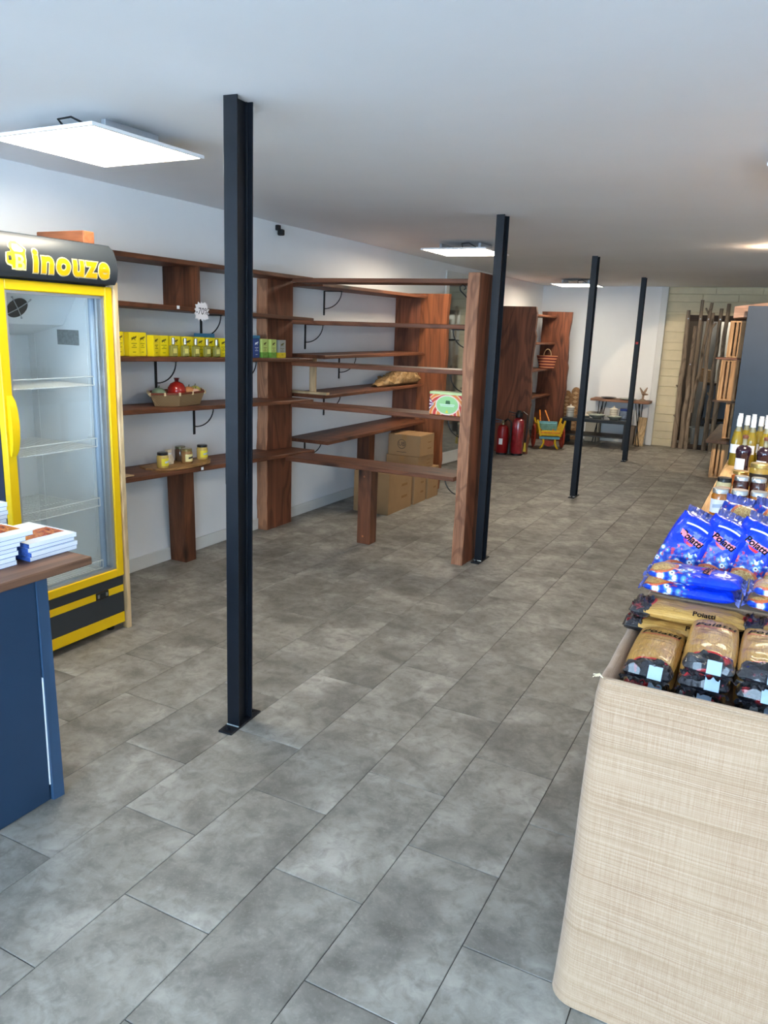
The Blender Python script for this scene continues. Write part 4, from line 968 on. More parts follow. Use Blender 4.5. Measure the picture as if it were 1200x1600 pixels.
for s in (-1, 1):
    part('curved_foot', MB().tube([(s*0.085, -0.10, 0.15), (s*0.08, -0.12, 0.09), (s*0.10, -0.125, 0.04), (s*0.125, -0.12, 0.012)], 0.014, 8), CY, ct_, smooth=True)
    wl = MB().tube([(s*0.205, 0.05+0.155*math.cos(2*PI*k/24), 0.17+0.155*math.sin(2*PI*k/24)) for k in range(24)], 0.014, 8, True)
    for k in range(8): a = 2*PI*k/8; wl.bar((s*0.205, 0.05, 0.17), (s*0.205, 0.05+0.15*math.cos(a), 0.17+0.15*math.sin(a)), 0.016, 0.014)
    wl.lathe([(0.03, -0.02), (0.03, 0.02)], (s*0.205, 0.05, 0.17), 10, 'x')
    part('wheel', wl, CRD, ct_, smooth=True)
for s in (-1, 1): part('shaft', MB().tube([(s*0.09, 0.15, 0.24), (s*0.06-0.03, 0.30, 0.38), (s*0.04-0.05, 0.42, 0.50)], 0.011, 8), CO, ct_, smooth=True)

# carved arched plaques leaning on the end wall
CARV = mat('carved_brown_wood', (150, 112, 76), 0.7, 0, 0.3, 0.35, 28, 0.9, 40)
def plaque(label, x, y, wd, h):
    t = thing('carved_plaque', label, 'plaque', (x, y, 0), (-0.06, 0, 0), group='carved plaques by the end wall')
    out = [(-wd, 0), (wd, 0), (wd, h-wd)]+[(wd*math.cos(a), h-wd+wd*1.25*math.sin(a)) for a in [PI*k/10 for k in range(1, 10)]]+[(-wd, h-wd)]
    part('panel', MB().poly(out, lambda u, z, d: (u, d-0.012, z), 0.024), CARV, t)
    k = 0; zz = 0.06
    while zz < h-wd:
        part('carving', MB().poly([(-wd*0.6, 0), (0, -wd*0.35), (wd*0.6, 0), (0, wd*0.35)], lambda u, q, d: (u, -0.012-d, zz+q), 0.005), mat('carved_pale_wood', (190, 156, 116), 0.7, 0, 0.3, 0.2), t); zz += wd*0.95
plaque('carved wooden arched plaque nearest the live-edge slab', -3.03, 12.22, 0.062, 0.74)
plaque('carved wooden arched plaque nearer the third steel post', -2.885, 12.16, 0.07, 0.80)

# black coffee table
ctb = thing('coffee_table', 'black coffee table with lower shelf in front of the end wall', 'table', (-2.42, 11.72, 0), (0, 0, 0.10))
BT = mat('black_table_lacquer', (14, 14, 16), 0.5, 0, 0.5, 0.1)
part('tabletop', MB().box((-0.47, -0.27, 0.37), (0.47, 0.27, 0.415), 0.003), BT, ctb)
part('glass_inset', MB().box((-0.42, -0.22, 0.415), (0.42, 0.22, 0.418)), mat('grey_glass_inset', (70, 76, 80), 0.08), ctb)
part('lower_shelf', MB().box((-0.44, -0.24, 0.155), (0.44, 0.24, 0.172), 0.002), mat('dark_shelf_board', (44, 44, 44), 0.5), ctb)
for sx in (-1, 1):
    for sy in (-1, 1): part('leg', MB().box((sx*0.44-0.03, sy*0.24-0.03, 0), (sx*0.44+0.03, sy*0.24+0.03, 0.37), 0.003), BT, ctb)
ZT = 0.4195
CER = mat('cream_ceramic', (214, 206, 190), 0.35, 0, 0.5, 0.05); CERG = mat('grey_green_ceramic', (150, 158, 148), 0.25, 0, 0.5, 0.12, 18); DKP = mat('dark_ceramic', (50, 54, 58), 0.25)
def canister(label, loc):
    t = thing('ceramic_canister', label, 'canister', loc, group='cream canisters on the coffee table')
    part('pot', MB().lathe([(0.052, 0), (0.055, 0.01), (0.055, 0.125), (0.05, 0.13)], n=20), CER, t, smooth=True)
    part('lid', MB().lathe([(0.062, 0.13), (0.062, 0.142), (0.03, 0.158), (0.01, 0.163), (0.012, 0.178), (0.0, 0.186)], n=20, cap=False), CER, t, smooth=True)
    part('incised_band', MB().lathe([(0.0553, 0.09), (0.0557, 0.092), (0.0557, 0.095), (0.0553, 0.097)], n=20, cap=False).lathe([(0.0553, 0.06), (0.0557, 0.062), (0.0557, 0.064), (0.0553, 0.066)], n=20, cap=False), mat('taupe_line', (150, 138, 120), 0.6), t)
canister('cream lidded canister at the slab end of the coffee table', (-2.79, 11.55, ZT))
canister('cream lidded canister in front of the wooden table', (-2.20, 11.78, ZT))
def dish(label, loc, r, col, h=0.035, rot=(0, 0, 0), name='shallow_dish', group='dishes on the coffee table'):
    t = thing(name, label, 'dish', loc, rot, group)
    part('bowl', MB().lathe([(r*0.45, 0), (r*0.5, 0.003), (r*0.85, h*0.7), (r, h), (r*0.97, h+0.002), (r*0.8, h*0.72), (r*0.45, 0.008), (0.0, 0.007)], n=28, cap=False), col, t, smooth=True)
    part('painted_ring', MB().lathe([(r*0.66, h*0.42), (r*0.70, h*0.49), (r*0.74, h*0.56)], n=28, cap=False), DKP, t)
    return t
dish('grey green shallow dish in the middle of the coffee table', (-2.42, 11.66, ZT), 0.13, CERG, 0.05)
dish('pale wide dish at the slab end of the coffee table', (-2.60, 11.72, ZT), 0.12, CER, 0.028)
dish('grey dish half behind the farthest post on the coffee table', (-2.16, 11.64, ZT), 0.11, CERG, 0.045)
jb = thing('glass_storage_jar', 'glass jar with blue lid between the two tables', 'jar', (-2.06, 11.86, ZT), group='glass jars')
part('glass', MB().lathe([(0.065, 0), (0.075, 0.01), (0.075, 0.1), (0.06, 0.12)], n=20), mat('murky_glass', (96, 110, 130), 0.1, 0, 0.6, 0.3, 25), jb, smooth=True)
part('lid', MB().lathe([(0.066, 0.118), (0.068, 0.14), (0.06, 0.148)], n=20), mat('blue_lid', (36, 60, 130), 0.35), jb, smooth=True)

# small wooden table on hairpin legs
wt = thing('hairpin_table', 'narrow wooden table on black hairpin legs against the end wall', 'table', (-2.18, 12.16, 0))
part('tabletop', live_board((-0.43, -0.16, 0.645), (0.43, -0.17, 0.645), (0, 0.36, 0), 0.035, 0.012, seed=91), wood('rustic_tabletop', (104, 70, 52), (160, 118, 92), 'x', 0.6), wt)
for sx in (-1, 1):
    for sy in (-0.12, 0.14): part('hairpin_leg', MB().tube([(sx*0.24, sy, 0.645), (sx*0.35, sy*1.1, 0.006), (sx*0.30, sy*1.1, 0.006), (sx*0.30, sy, 0.645)], 0.007, 6), IRON, wt)
dish('dark oval plate on the wooden table', (-2.36, 12.12, 0.681), 0.12, DKP, 0.022, group='plates on the wooden table', name='plate')
dish('pale green plate on the wooden table', (-2.08, 12.14, 0.681), 0.13, CERG, 0.018, group='plates on the wooden table', name='plate')
dw = thing('driftwood_ornament', 'star shaped driftwood ornament at the table end', 'ornament', (-1.86, 12.12, 0.682))
RD = random.Random(4); m = MB().lathe([(0.05, 0), (0.045, 0.02), (0.02, 0.03)], n=10)
part('foot', m, BRANCH, dw)
for k in range(9):
    a = RD.uniform(0, 2*PI); e = RD.uniform(-0.1, 1.3); L = RD.uniform(0.07, 0.13)
    part('twig', MB().tube([(0, 0, 0.10), (L*math.cos(a)*math.cos(e)*0.6, L*math.sin(a)*math.cos(e)*0.4, 0.10+L*math.sin(e)*0.6), (L*math.cos(a)*math.cos(e), L*math.sin(a)*math.cos(e)*0.6, 0.10+L*math.sin(e))], [0.02, 0.014, 0.006], 6), wood('pale_driftwood', (120, 96, 78), (176, 150, 128), 'z', 0.8), dw, smooth=True)
part('twig', MB().tube([(0, 0, 0.02), (0.004, 0, 0.11)], 0.016, 6), wood('pale_driftwood', (0,0,0), (0,0,0)), dw)
single('leaning_panel', MB().hexa([(-1.93, 12.20, 0), (-1.80, 12.14, 0), (-1.79, 12.16, 0), (-1.92, 12.22, 0), (-1.91, 12.30, 0.42), (-1.79, 12.28, 0.42), (-1.785, 12.30, 0.42), (-1.905, 12.32, 0.42)]), PALE_Z, 'pale board leaning against the white trim by the stone wall', 'board')
def lowbox(label, x0, x1, y0, y1, h, m):
    t = thing('storage_box', label, 'box', ((x0+x1)/2, (y0+y1)/2, 0), group='boxes under the tables'); c = ((x0+x1)/2, (y0+y1)/2, 0)
    part('box', MB().box((x0, y0, 0), (x1, y1, h), 0.003), m, t, c); part('lid', MB().box((x0-0.006, y0-0.006, h), (x1+0.006, y1+0.006, h+0.03), 0.003), m, t, c)
lowbox('beige storage box between the end wall and coffee table', -2.68, -2.48, 12.16, 12.36, 0.42, mat('beige_card', (186, 176, 156), 0.7))
lowbox('grey brown storage box behind the table leg near the trim', -2.09, -1.95, 12.20, 12.36, 0.25, mat('taupe_card', (120, 108, 96), 0.7))

# ------------------------------------------------------------------ branch screen and store room
BS = thing('branch_screen', 'screen of upright weathered branches across the store room opening', 'screen', (-1.0, 12.33, 0))
OBS = (-1.0, 12.33, 0); YS = 12.325
part('top_rail', MB().box((-1.40, YS+0.03, 1.87), (-0.1, YS+0.07, 1.955), 0.003), wood('dark_rail_wood', (52, 42, 36), (84, 70, 60), 'x', 0.8), BS, OBS)
part('bottom_rail', MB().box((-1.40, YS+0.03, 0.0), (-0.1, YS+0.07, 0.07), 0.003), wood('dark_rail_wood', (0,0,0), (0,0,0)), BS, OBS)
RBx = random.Random(12)
def branch(x0, z0, x1, z1, r0, r1, seed, fork=None):
    pts, rad = [], []; n = 18
    for i in range(n+1):
        t = i/n; z = z0+(z1-z0)*t
        x = x0+(x1-x0)*t+0.016*mnoise.noise((t*4+seed, seed, 0.2))*math.sin(PI*t)*2
        y = YS-0.012+0.02*mnoise.noise((seed, t*4, 4.0))
        pts.append((x, y, z)); k = 1+0.12*mnoise.noise((t*13+seed, 2, seed))
        if abs(t-0.55) < 0.04 or abs(t-0.33) < 0.03: k += 0.18
        rad.append((r0+(r1-r0)*t)*k*0.86)
    b = part('branch', MB().tube(pts, rad, 9), BRANCH, BS, OBS, smooth=True)
    for (ti, dx, L) in (fork or []):
        p = Vector(pts[int(ti*n)])
        part('side_twig', MB().tube([tuple(p), (p.x+dx*0.6, p.y-0.01, p.z+L*0.6), (p.x+dx, p.y-0.015, p.z+L)], [0.018, 0.015, 0.011], 7), BRANCH, b, OBS, smooth=True)
branch(-1.365, 0, -1.385, 2.02, 0.046, 0.030, 1.3, [(0.25, -0.05, 0.05), (0.45, -0.05, 0.04)])
branch(-1.265, 0, -1.27, 1.80, 0.048, 0.026, 2.9)
branch(-1.195, 0, -1.215, 2.165, 0.032, 0.026, 4.1)
branch(-1.175, 0.55, -1.085, 2.13, 0.030, 0.026, 5.3, [(0.90, -0.06, 0.10)])
branch(-1.062, 0, -1.055, 1.99, 0.036, 0.028, 6.7, [(0.93, 0.06, 0.08)])
branch(-0.945, 0, -0.945, 2.05, 0.040, 0.030, 8.2, [(0.42, -0.05, 0.06)])
branch(-0.845, 0, -0.855, 2.12, 0.044, 0.030, 9.6)
for x, z in ((-1.375, 1.9), (-1.21, 1.9), (-1.10, 1.9), (-0.945, 1.9), (-0.855, 1.9), (-1.27, 1.25)):
    part('screw', MB().lathe([(0.009, 0), (0.007, -0.004)], (x, YS-0.047, z), 8, 'y'), ALU, BS, OBS)

led(-0.7, 13.1, 'added LED ceiling panel brightening the store room behind the branches')  # unseen panel, added to brighten the store room
cab = thing('tall_cabinet', 'tall taupe cabinet in the store room behind the first branches', 'cabinet', (-1.36, 13.55, 0))
part('carcass', MB().box((-0.28, -0.22, 0), (0.06, 0.25, 2.0), 0.003), mat('taupe_laminate', (66, 58, 52), 0.6), cab)
part('door', MB().box((-0.27, -0.235, 0.05), (0.05, -0.22, 1.98), 0.002), mat('taupe_laminate', (0,0,0)), cab)
single('store_board', MB().box((-1.02, 13.5, 0.95), (-0.30, 13.53, 2.1), 0.002).box((-1.0, 13.5, 0), (-0.96, 13.53, 0.95)).box((-0.36, 13.5, 0), (-0.32, 13.53, 0.95)), mat('pale_grey_board', (150, 152, 152), 0.6), 'pale grey board on legs in the store room', 'board', (-0.66, 13.51, 0), world=True)
bx_ = thing('store_carton', 'small brown and white carton in the store room behind the branches', 'box', (-1.10, 12.95, 0.98))
part('carton', MB().box((-0.07, -0.08, 0), (0.10, 0.08, 0.18), 0.003), mat('pale_carton', (170, 146, 118), 0.7, 0, 0.3, 0.3, 20), bx_)
part('flap', MB().box((-0.07, -0.08, 0.18), (0.02, 0.08, 0.2)), CARDD, bx_)
wk = thing('store_workbench', 'dark workbench with blue grey front in the store room', 'workbench', (-0.82, 12.96, 0))
part('worktop', MB().box((-0.28, -0.2, 0.94), (0.75, 0.3, 0.978), 0.002), mat('dark_worktop', (48, 44, 42), 0.6), wk)
part('front', MB().box((-0.26, -0.17, 0.45), (0.12, -0.15, 0.94), 0.002), mat('blue_grey_front', (84, 98, 114), 0.6), wk)
for sx in (-0.26, 0.70):
    for sy in (-0.17, 0.26): part('leg', MB().box((sx, sy, 0), (sx+0.03, sy+0.03, 0.94)), BLACKP, wk)
part('shelf', MB().box((-0.26, -0.15, 0.36), (0.72, 0.28, 0.40)), BLACKP, wk)
part('black_bin', MB().box((0.16, -0.16, 0.40), (0.70, 0.2, 0.82), 0.01), BLACKP, wk)
tub = thing('plastic_tub', 'grey plastic tub on the store room floor', 'tub', (-1.02, 12.57, 0))
part('tub', MB().lathe([(0.13, 0), (0.17, 0.30), (0.178, 0.30), (0.178, 0.315), (0.165, 0.315), (0.125, 0.01)], n=20), mat('pale_grey_tub', (140, 148, 150), 0.5), tub, smooth=True)
part('rim', MB().tube([(0.175*math.cos(2*PI*k/20), 0.175*math.sin(2*PI*k/20), 0.31) for k in range(20)], 0.008, 6, True), mat('pale_grey_tub', (0,0,0)), tub, smooth=True)

# ------------------------------------------------------------------ crate bench, crates, blue partition
bn = thing('crate_bench', 'long dark plank bench resting on a pale crate', 'bench', (-0.3, 10.8, 0)); OBN = (-0.3, 10.8, 0)
part('bench_plank', live_board((-0.735, 9.78, 0.425), (0.45, 9.78, 0.425), (0, 2.1, 0), 0.035, 0.006, seed=33), DARKBENCH, bn, OBN)
part('rear_leg', MB().box((-0.66, 11.7, 0), (-0.6, 11.8, 0.425), 0.002), DARKBENCH, bn, OBN)
part('rear_leg', MB().box((0.3, 11.7, 0), (0.36, 11.8, 0.425), 0.002), DARKBENCH, bn, OBN)
CRD_ = 0.30
def crate(name, label, x, y, z, wd, h, depth=0.26, lean=0.0, group='pale wooden crates'):
    """crate stood on end, its slatted bottom towards the room"""
    t = thing(name, label, 'crate', (x, y, z), (0, 0, lean), group)
    e = 0.018
    for sx in (0, 1): part('side_board', MB().box((sx*(wd-0.012), 0, 0), (sx*(wd-0.012)+0.012, depth, h), 0.001), CRATE, t)
    for sz in (0, 1):
        eb = part('end_board', MB().box((0.012, 0.0, sz*(h-e)), (wd-0.012, depth, sz*(h-e)+e), 0.001), CRATEX, t)
        for q in range(4): part('nail', MB().lathe([(0.0035, 0), (0.003, -0.0015)], (wd*(0.2+0.2*q), 0.0, sz*(h-e)+e/2), 6, 'y'), IRON, eb)
    for a, b in ((0.014, 0.045), (0.065, wd*0.30), (wd*0.36, wd*0.64), (wd*0.74, wd-0.014)):
        if b > a: part('slat', MB().box((a, 0.004, e), (b, 0.012, h-e), 0.001), CRATE, t)
    part('back_board', MB().box((0.012, depth-0.01, e), (wd-0.012, depth-0.002, h-e)), CRATE, t)
    return t
crate('wooden_crate', 'pale crate standing on the floor under the dark bench', -0.665, 9.90, 0, 0.30, 0.424)
crate('wooden_crate', 'small pale crate at the foot of the crate tower', -0.585, 10.05, 0.462, 0.30, 0.43, 0.22)
single('crate_spacer_board', MB().box((-0.74, 10.0, 0.894), (-0.2, 10.28, 0.912), 0.002), DARKBENCH, 'thin dark board under the brightly lit crate', 'board', (-0.5, 10.1, 0.894), world=True)
crate('wooden_crate', 'brightly lit pale crate in the middle of the tower', -0.695, 10.02, 0.913, 0.30, 0.475)
single('crate_spacer_board', MB().box((-0.76, 9.99, 1.389), (-0.2, 10.30, 1.412), 0.002), wood('red_brown_board', (104, 66, 50), (150, 104, 82), 'x', 0.6), 'red brown board between the two upper crates', 'board', (-0.5, 10.1, 1.389), world=True)
crate('wooden_crate', 'topmost crate of the tower beside the blue partition', -0.655, 10.02, 1.413, 0.30, 0.42)
single('crate_top_plank', MB().hexa([(-0.62, 9.8, 1.86), (0.2, 9.8, 1.93), (0.2, 10.25, 1.93), (-0.62, 10.25, 1.84), (-0.62, 9.8, 1.985), (0.2, 9.8, 2.10), (0.2, 10.25, 2.08), (-0.62, 10.25, 1.965)]), wood('pinkish_plank', (176, 134, 112), (206, 168, 146), 'x', 0.6, False), 'pinkish wooden box beam slanting over the topmost crate', 'beam', (-0.3, 10.0, 1.86), world=True)
pp = thing('partition_panel', 'plain slate blue partition panel behind the bottles', 'partition', (0.3, 9.32, 0), kind='thing')
part('panel', MB().box((-0.755, 0, 0), (0.9, 0.04, 1.975), 0.002), SLATE, pp)
part('foot', MB().box((-0.2, -0.18, 0), (-0.14, 0.22, 0.04), 0.002).box((0.6, -0.18, 0), (0.66, 0.22, 0.04), 0.002), SLATE, pp)

# ------------------------------------------------------------------ table with jars and bottles
TBZ = 0.95
tb = thing('pine_table', 'pale pine table carrying jars and bottles', 'table', (0.25, 4.3, 0)); OTB = (0.25, 4.3, 0)
part('tabletop', MB().box((-0.225, 2.80, TBZ-0.03), (0.75, 5.65, TBZ), 0.002), wood('warm_pine', (186, 140, 92), (220, 178, 128), 'y', 0.6, False), tb, OTB)
for x in (-0.2, 0.67):
    for y in (2.84, 5.55): part('leg', MB().box((x, y, 0), (x+0.05, y+0.05, TBZ-0.03), 0.002), PALE_Z, tb, OTB)
part('apron', MB().box((-0.21, 2.86, TBZ-0.10), (-0.19, 5.6, TBZ-0.03)), PALE_Y, tb, OTB)
HONEY = (176, 104, 30); DARKJ = (74, 34, 26)
SIL = (200, 204, 208); COP = (186, 116, 84)
jx = (-0.158, -0.093, -0.028)
pos3 = ('nearest the aisle', 'second from the aisle', 'third from the aisle', 'fourth from the aisle')
for i, x in enumerate(jx):
    jar('honey_jar', 'silver lidded jar in the front row, %s' % pos3[i], (HONEY, DARKJ, HONEY)[i], SIL, (226, 232, 240), (x, 3.115+0.01*i, TBZ), 0.031, 0.10, -1.75+0.1*i, 'preserve jars on the pine table', 0.9, 0.016, (170, 190, 215))
for i, x in enumerate(jx):
    jar('honey_jar', 'low copper lidded jar in the second row, %s' % pos3[i], (150, 70, 40), COP, None, (x-0.003, 3.30, TBZ), 0.032, 0.072, 0, 'preserve jars on the pine table', 0.85, 0.012)
for i, x in enumerate(jx):
    jar('honey_jar', ('small clear jar with dark lid in the third row by the aisle', 'silver lidded dark jar in the middle of the third row', 'silver lidded dark jar third in the third row')[i], ((206, 196, 150), DARKJ, DARKJ)[i], ((40, 38, 38), SIL, SIL)[i], None, (x-0.012, 3.52, TBZ), 0.031, (0.075, 0.09, 0.09)[i], 0, 'preserve jars on the pine table', (0.3, 0.9, 0.9)[i], 0.016)
jar('honey_jar', 'amber jar with gold lid before the dark bottle', (170, 90, 34), (196, 164, 96), None, (-0.122, 3.86, TBZ), 0.038, 0.062, 0, 'preserve jars on the pine table', 0.8, 0.012)
jar('honey_jar', 'large golden jar with gold lid near the second dark bottle', (186, 150, 60), (204, 176, 110), (40, 34, 30), (-0.045, 3.80, TBZ), 0.044, 0.115, -1.6, 'preserve jars on the pine table', 0.8, 0.016)
OIL = mat('olive_yellow_liqueur', (172, 146, 44), 0.06, 0, 0.6, 0.05, 5, trans=0.35, ior=1.33, coat=0.5)
PURP = mat('dark_berry_liqueur', (46, 24, 40), 0.06, 0, 0.6, 0.1, 8, coat=0.6)
NECK = mat('pale_bottle_neck', (190, 184, 150), 0.08, 0, 0.6, 0.05, 5, trans=0.5, ior=1.33)
def bottle(label, loc, rz=0.0, r=0.029, h=0.262):
    t = thing('liqueur_bottle', label, 'bottle', loc, (0, 0, rz), 'yellow liqueur bottles')
    part('glass', MB().lathe([(r*0.92, 0), (r, 0.006), (r, h*0.50), (r*0.86, h*0.60), (r*0.5, h*0.70)], n=20), OIL, t, smooth=True)
    part('neck', MB().lathe([(r*0.5, h*0.70), (r*0.40, h*0.76), (r*0.38, h*0.86)], n=16), NECK, t, smooth=True)
    part('cap', MB().lathe([(r*0.46, h*0.80), (r*0.46, h*0.95), (r*0.40, h*0.955), (r*0.40, h)], n=16), WHITEP, t, smooth=True)
    m = MB(); rl = r+0.0006
    m.grid(12, 2, lambda u, v: (rl*math.cos((u-0.5)*2.0), rl*math.sin((u-0.5)*2.0), h*(0.26+0.18*v)))
    part('bottle_label', m, PAPER, t)
    return t
bt0 = None
rows = ['front row', 'second row', 'third row']
for j, (y, xx0) in enumerate(((4.50, -0.184), (4.60, -0.150), (4.70, -0.190))):
    for i in range(4 if j == 2 else 3):
        lb = 'yellow liqueur bottle with white cap in the %s, %s' % (rows[j], pos3[i])
        loc = (xx0+0.068*i, y, TBZ+0.0005); rz = -2.0+0.25*i
        if bt0 is None: bt0 = bottle(lb, loc, rz)
        else: dup(bt0, loc, (0, 0, rz), lb)
def flask(label, loc, rz):
    t = thing('berry_bottle', label, 'bottle', loc, (0, 0, rz), 'dark berry liqueur bottles')
    part('glass', MB().lathe([(0.030, 0), (0.033, 0.005), (0.033, 0.075), (0.036, 0.085), (0.038, 0.105), (0.034, 0.122), (0.022, 0.132), (0.012, 0.138)], n=20), PURP, t, smooth=True)
    part('neck', MB().lathe([(0.013, 0.137), (0.011, 0.15), (0.011, 0.172)], n=14), NECK, t, smooth=True)
    part('cork', MB().lathe([(0.014, 0.170), (0.014, 0.184), (0.010, 0.188)], n=12), mat('brown_cork', (110, 64, 40), 0.6), t, smooth=True)
    m = MB(); rl = 0.0336
    m.grid(12, 2, lambda u, v: (rl*math.cos((u-0.5)*2.0), rl*math.sin((u-0.5)*2.0), 0.012+0.058*v))
    part('bottle_label', m, PAPER, t)
flask('dark berry liqueur bottle with cork nearest the aisle', (-0.138, 4.30, TBZ+0.0005), -2.2)
flask('dark berry liqueur bottle with cork behind the golden jar', (-0.040, 4.28, TBZ+0.0005), -2.2)

# ------------------------------------------------------------------ burlap display with pasta
def burlap():
    n = NT('natural_burlap'); v = n.objvec(0.0)
    h1 = n.noise(n.mapping(v, (1.6, 1.6, 480)), 1.0, 2, 0.1); h2 = n.math('ADD', n.math('MULTIPLY', n.noise(n.mapping(v, (460, 460, 1.6)), 1.0, 2, 0.1), 0.5), 0.25)
    h3 = n.noise(n.mapping(v, (1.6, 1.6, 75)), 1.0, 3, 0.2); h4 = n.noise(v, 5.0, 3)
    c = n.ramp(n.math('MULTIPLY', n.math('ADD', h1, h2), 0.5), [(0.38, lin((146, 116, 91))), (0.5, lin((165, 136, 110))), (0.62, lin((181, 154, 130)))])
    c = n.mix(n.ramp(h3, [(0.5, (0,0,0,1)), (0.75, (0.45,0.45,0.45,1))]), c, lin((140, 112, 82)))
    c = n.mix(n.ramp(h4, [(0.4, (0,0,0,1)), (0.8, (0.3,0.3,0.3,1))]), c, lin((184, 158, 130)))
    n.l(c, n.b.inputs['Base Color']); n.b.inputs['Roughness'].default_value = 0.95; n.b.inputs['Specular IOR Level'].default_value = 0.1
    n.b.inputs['Sheen Weight'].default_value = 0.2
    n.bump(n.math('ADD', h1, h2), 0.5, 0.003)
    return n.m
BURLAP = burlap()
DX0_, DX1_, DYa, DYb = -0.283, 0.72, 1.640, 2.76
dt = thing('burlap_display', 'burlap draped display table in the corner by the aisle', 'display table', (0.2, 2.2, 0)); ODT = (0.2, 2.2, 0)
def perim(n=150):
    r = 0.03; pts = []
    segs = [((DX0_+r, DYa), (DX1_-r, DYa), (0, -1)), ((DX1_, DYa+r), (DX1_, DYb-r), (1, 0)), ((DX1_-r, DYb), (DX0_+r, DYb), (0, 1)), ((DX0_, DYb-r), (DX0_, DYa+r), (-1, 0))]
    cs = [((DX1_-r, DYa+r), -PI/2), ((DX1_-r, DYb-r), 0), ((DX0_+r, DYb-r), PI/2), ((DX0_+r, DYa+r), PI)]
    for (a, b, nn), (c, a0) in zip(segs, cs):
        L = math.hypot(b[0]-a[0], b[1]-a[1]); k = max(6, int(L*34))
        for i in range(k): pts.append((a[0]+(b[0]-a[0])*i/k, a[1]+(b[1]-a[1])*i/k, nn[0], nn[1]))
        for i in range(6): t = a0+PI/2*i/6; pts.append((c[0]+r*math.cos(t), c[1]+r*math.sin(t), math.cos(t), math.sin(t)))
    return pts
PR = perim()
def drape(off, z):
    ring = []
    for (x, y, nx, ny) in PR:
        k = max(0, (0.80-z)/0.8)
        wr = 0.016*k*mnoise.noise((x*3.2, y*3.2, z*0.7))+0.005*mnoise.noise((x*7, y*7, z*2.5))*(1 if z < 0.83 else 0.4)
        dz = (0.006*mnoise.noise((x*5, y*5, 2.0)) if z > 0.7 else 0)
        ring.append((x+nx*(off+wr), y+ny*(off+wr), max(0.002, z+dz)))
    return ring
rings = [drape(0.034-0.030*t**0.8, 0.003+0.80*t) for t in [i/16 for i in range(17)]]
rings += [drape(0.001, 0.825), drape(-0.002, 0.842), drape(-0.010, 0.852), drape(-0.020, 0.852), drape(-0.029, 0.842), drape(-0.033, 0.82), drape(-0.036, 0.795)]
cl = part('burlap_cloth', MB().loft(rings, cap=False), BURLAP, dt, ODT, smooth='all')
part('tray_floor', MB().box((DX0_+0.03, DYa+0.03, 0.79), (DX1_-0.03, DYb-0.03, 0.798)), BURLAP, dt, ODT)
part('riser', MB().box((DX0_+0.034, 2.095, 0.798), (DX1_-0.034, DYb-0.034, 0.925), 0.003), BURLAP, dt, ODT)
part('low_riser', MB().box((DX0_+0.034, 1.995, 0.798), (DX1_-0.034, 2.093, 0.842), 0.003), BURLAP, dt, ODT)
RT = random.Random(9)
for k in range(6):
    a = RT.uniform(2.4, 4.2); L = RT.uniform(0.015, 0.035)
    part('loose_thread', MB().tube([(DX0_+0.012, DYa+0.012, 0.852), (DX0_+0.012+0.5*L*math.cos(a), DYa+0.012+0.5*L*math.sin(a)*0.6, 0.860), (DX0_+0.012+L*math.cos(a), DYa+0.012+L*math.sin(a)*0.6, 0.852+RT.uniform(-.005, .012))], 0.0009, 4), mat('jute_thread', (226, 210, 176), 0.9), cl, ODT)
part('hem_fold', MB().tube([(DX0_+0.02, DYa+0.004, 0.852), (DX0_+0.3, DYa+0.002, 0.853), (DX0_+0.6, DYa+0.004, 0.852), (DX1_-0.03, DYa+0.003, 0.852)], 0.006, 8), BURLAP, cl, ODT, True)

def pillow(w, l, h, nu=31, nv=41, wr=0.0, seed=0.0, pu=2.6, pv=4.0, flat=0.0):
    """pillow pack lying in the xy plane on z=0; returns MB, uv, top(u, v) -> point on the upper skin"""
    def prof(u, v):
        f = max(0.0, (1-abs(u)**pu)*(1-abs(v)**pv))**0.5
        return f
    def top(u, v, off=0.0):
        sh = 1-0.10*abs(v)**3
        k = wr*mnoise.noise((u*2.2+seed, v*4.5, seed))*(0.4+abs(v)**2*1.4)
        return (w/2*u*sh, l/2*v, h/2+h/2*prof(u, v)*(1+k)+off)
    def bot(u, v):
        sh = 1-0.10*abs(v)**3
        return (w/2*u*sh, l/2*v, h/2-h/2*prof(u, v))
    m = MB(); uv = []
    for fn in (top, bot):
        b = len(m.v)
        for j in range(nv):
            for i in range(nu):
                u, v = -1+2*i/(nu-1), -1+2*j/(nv-1)
                m.v.append(fn(u, v)); uv.append(((u+1)/2, (v+1)/2))
        for j in range(nv-1):
            for i in range(nu-1):
                m.f.append((b+j*nu+i, b+j*nu+i+1, b+(j+1)*nu+i+1, b+(j+1)*nu+i))
    return m, uv, top

def fin(w, l, side, depth, h, seed, amp=0.006, up=0.0, n=22):
    """crimped end seam"""
    m = MB(); y0 = side*l/2*0.985
    def fn(u, v):
        x = (u-0.5)*w*(0.90+0.10*v); y = y0+side*depth*v
        z = h/2+amp*v*math.sin(u*40+seed)+0.9*amp*mnoise.noise((u*6, v*3, seed))+up*v
        return (x, y, z)
    m.grid(n, 5, fn); return m

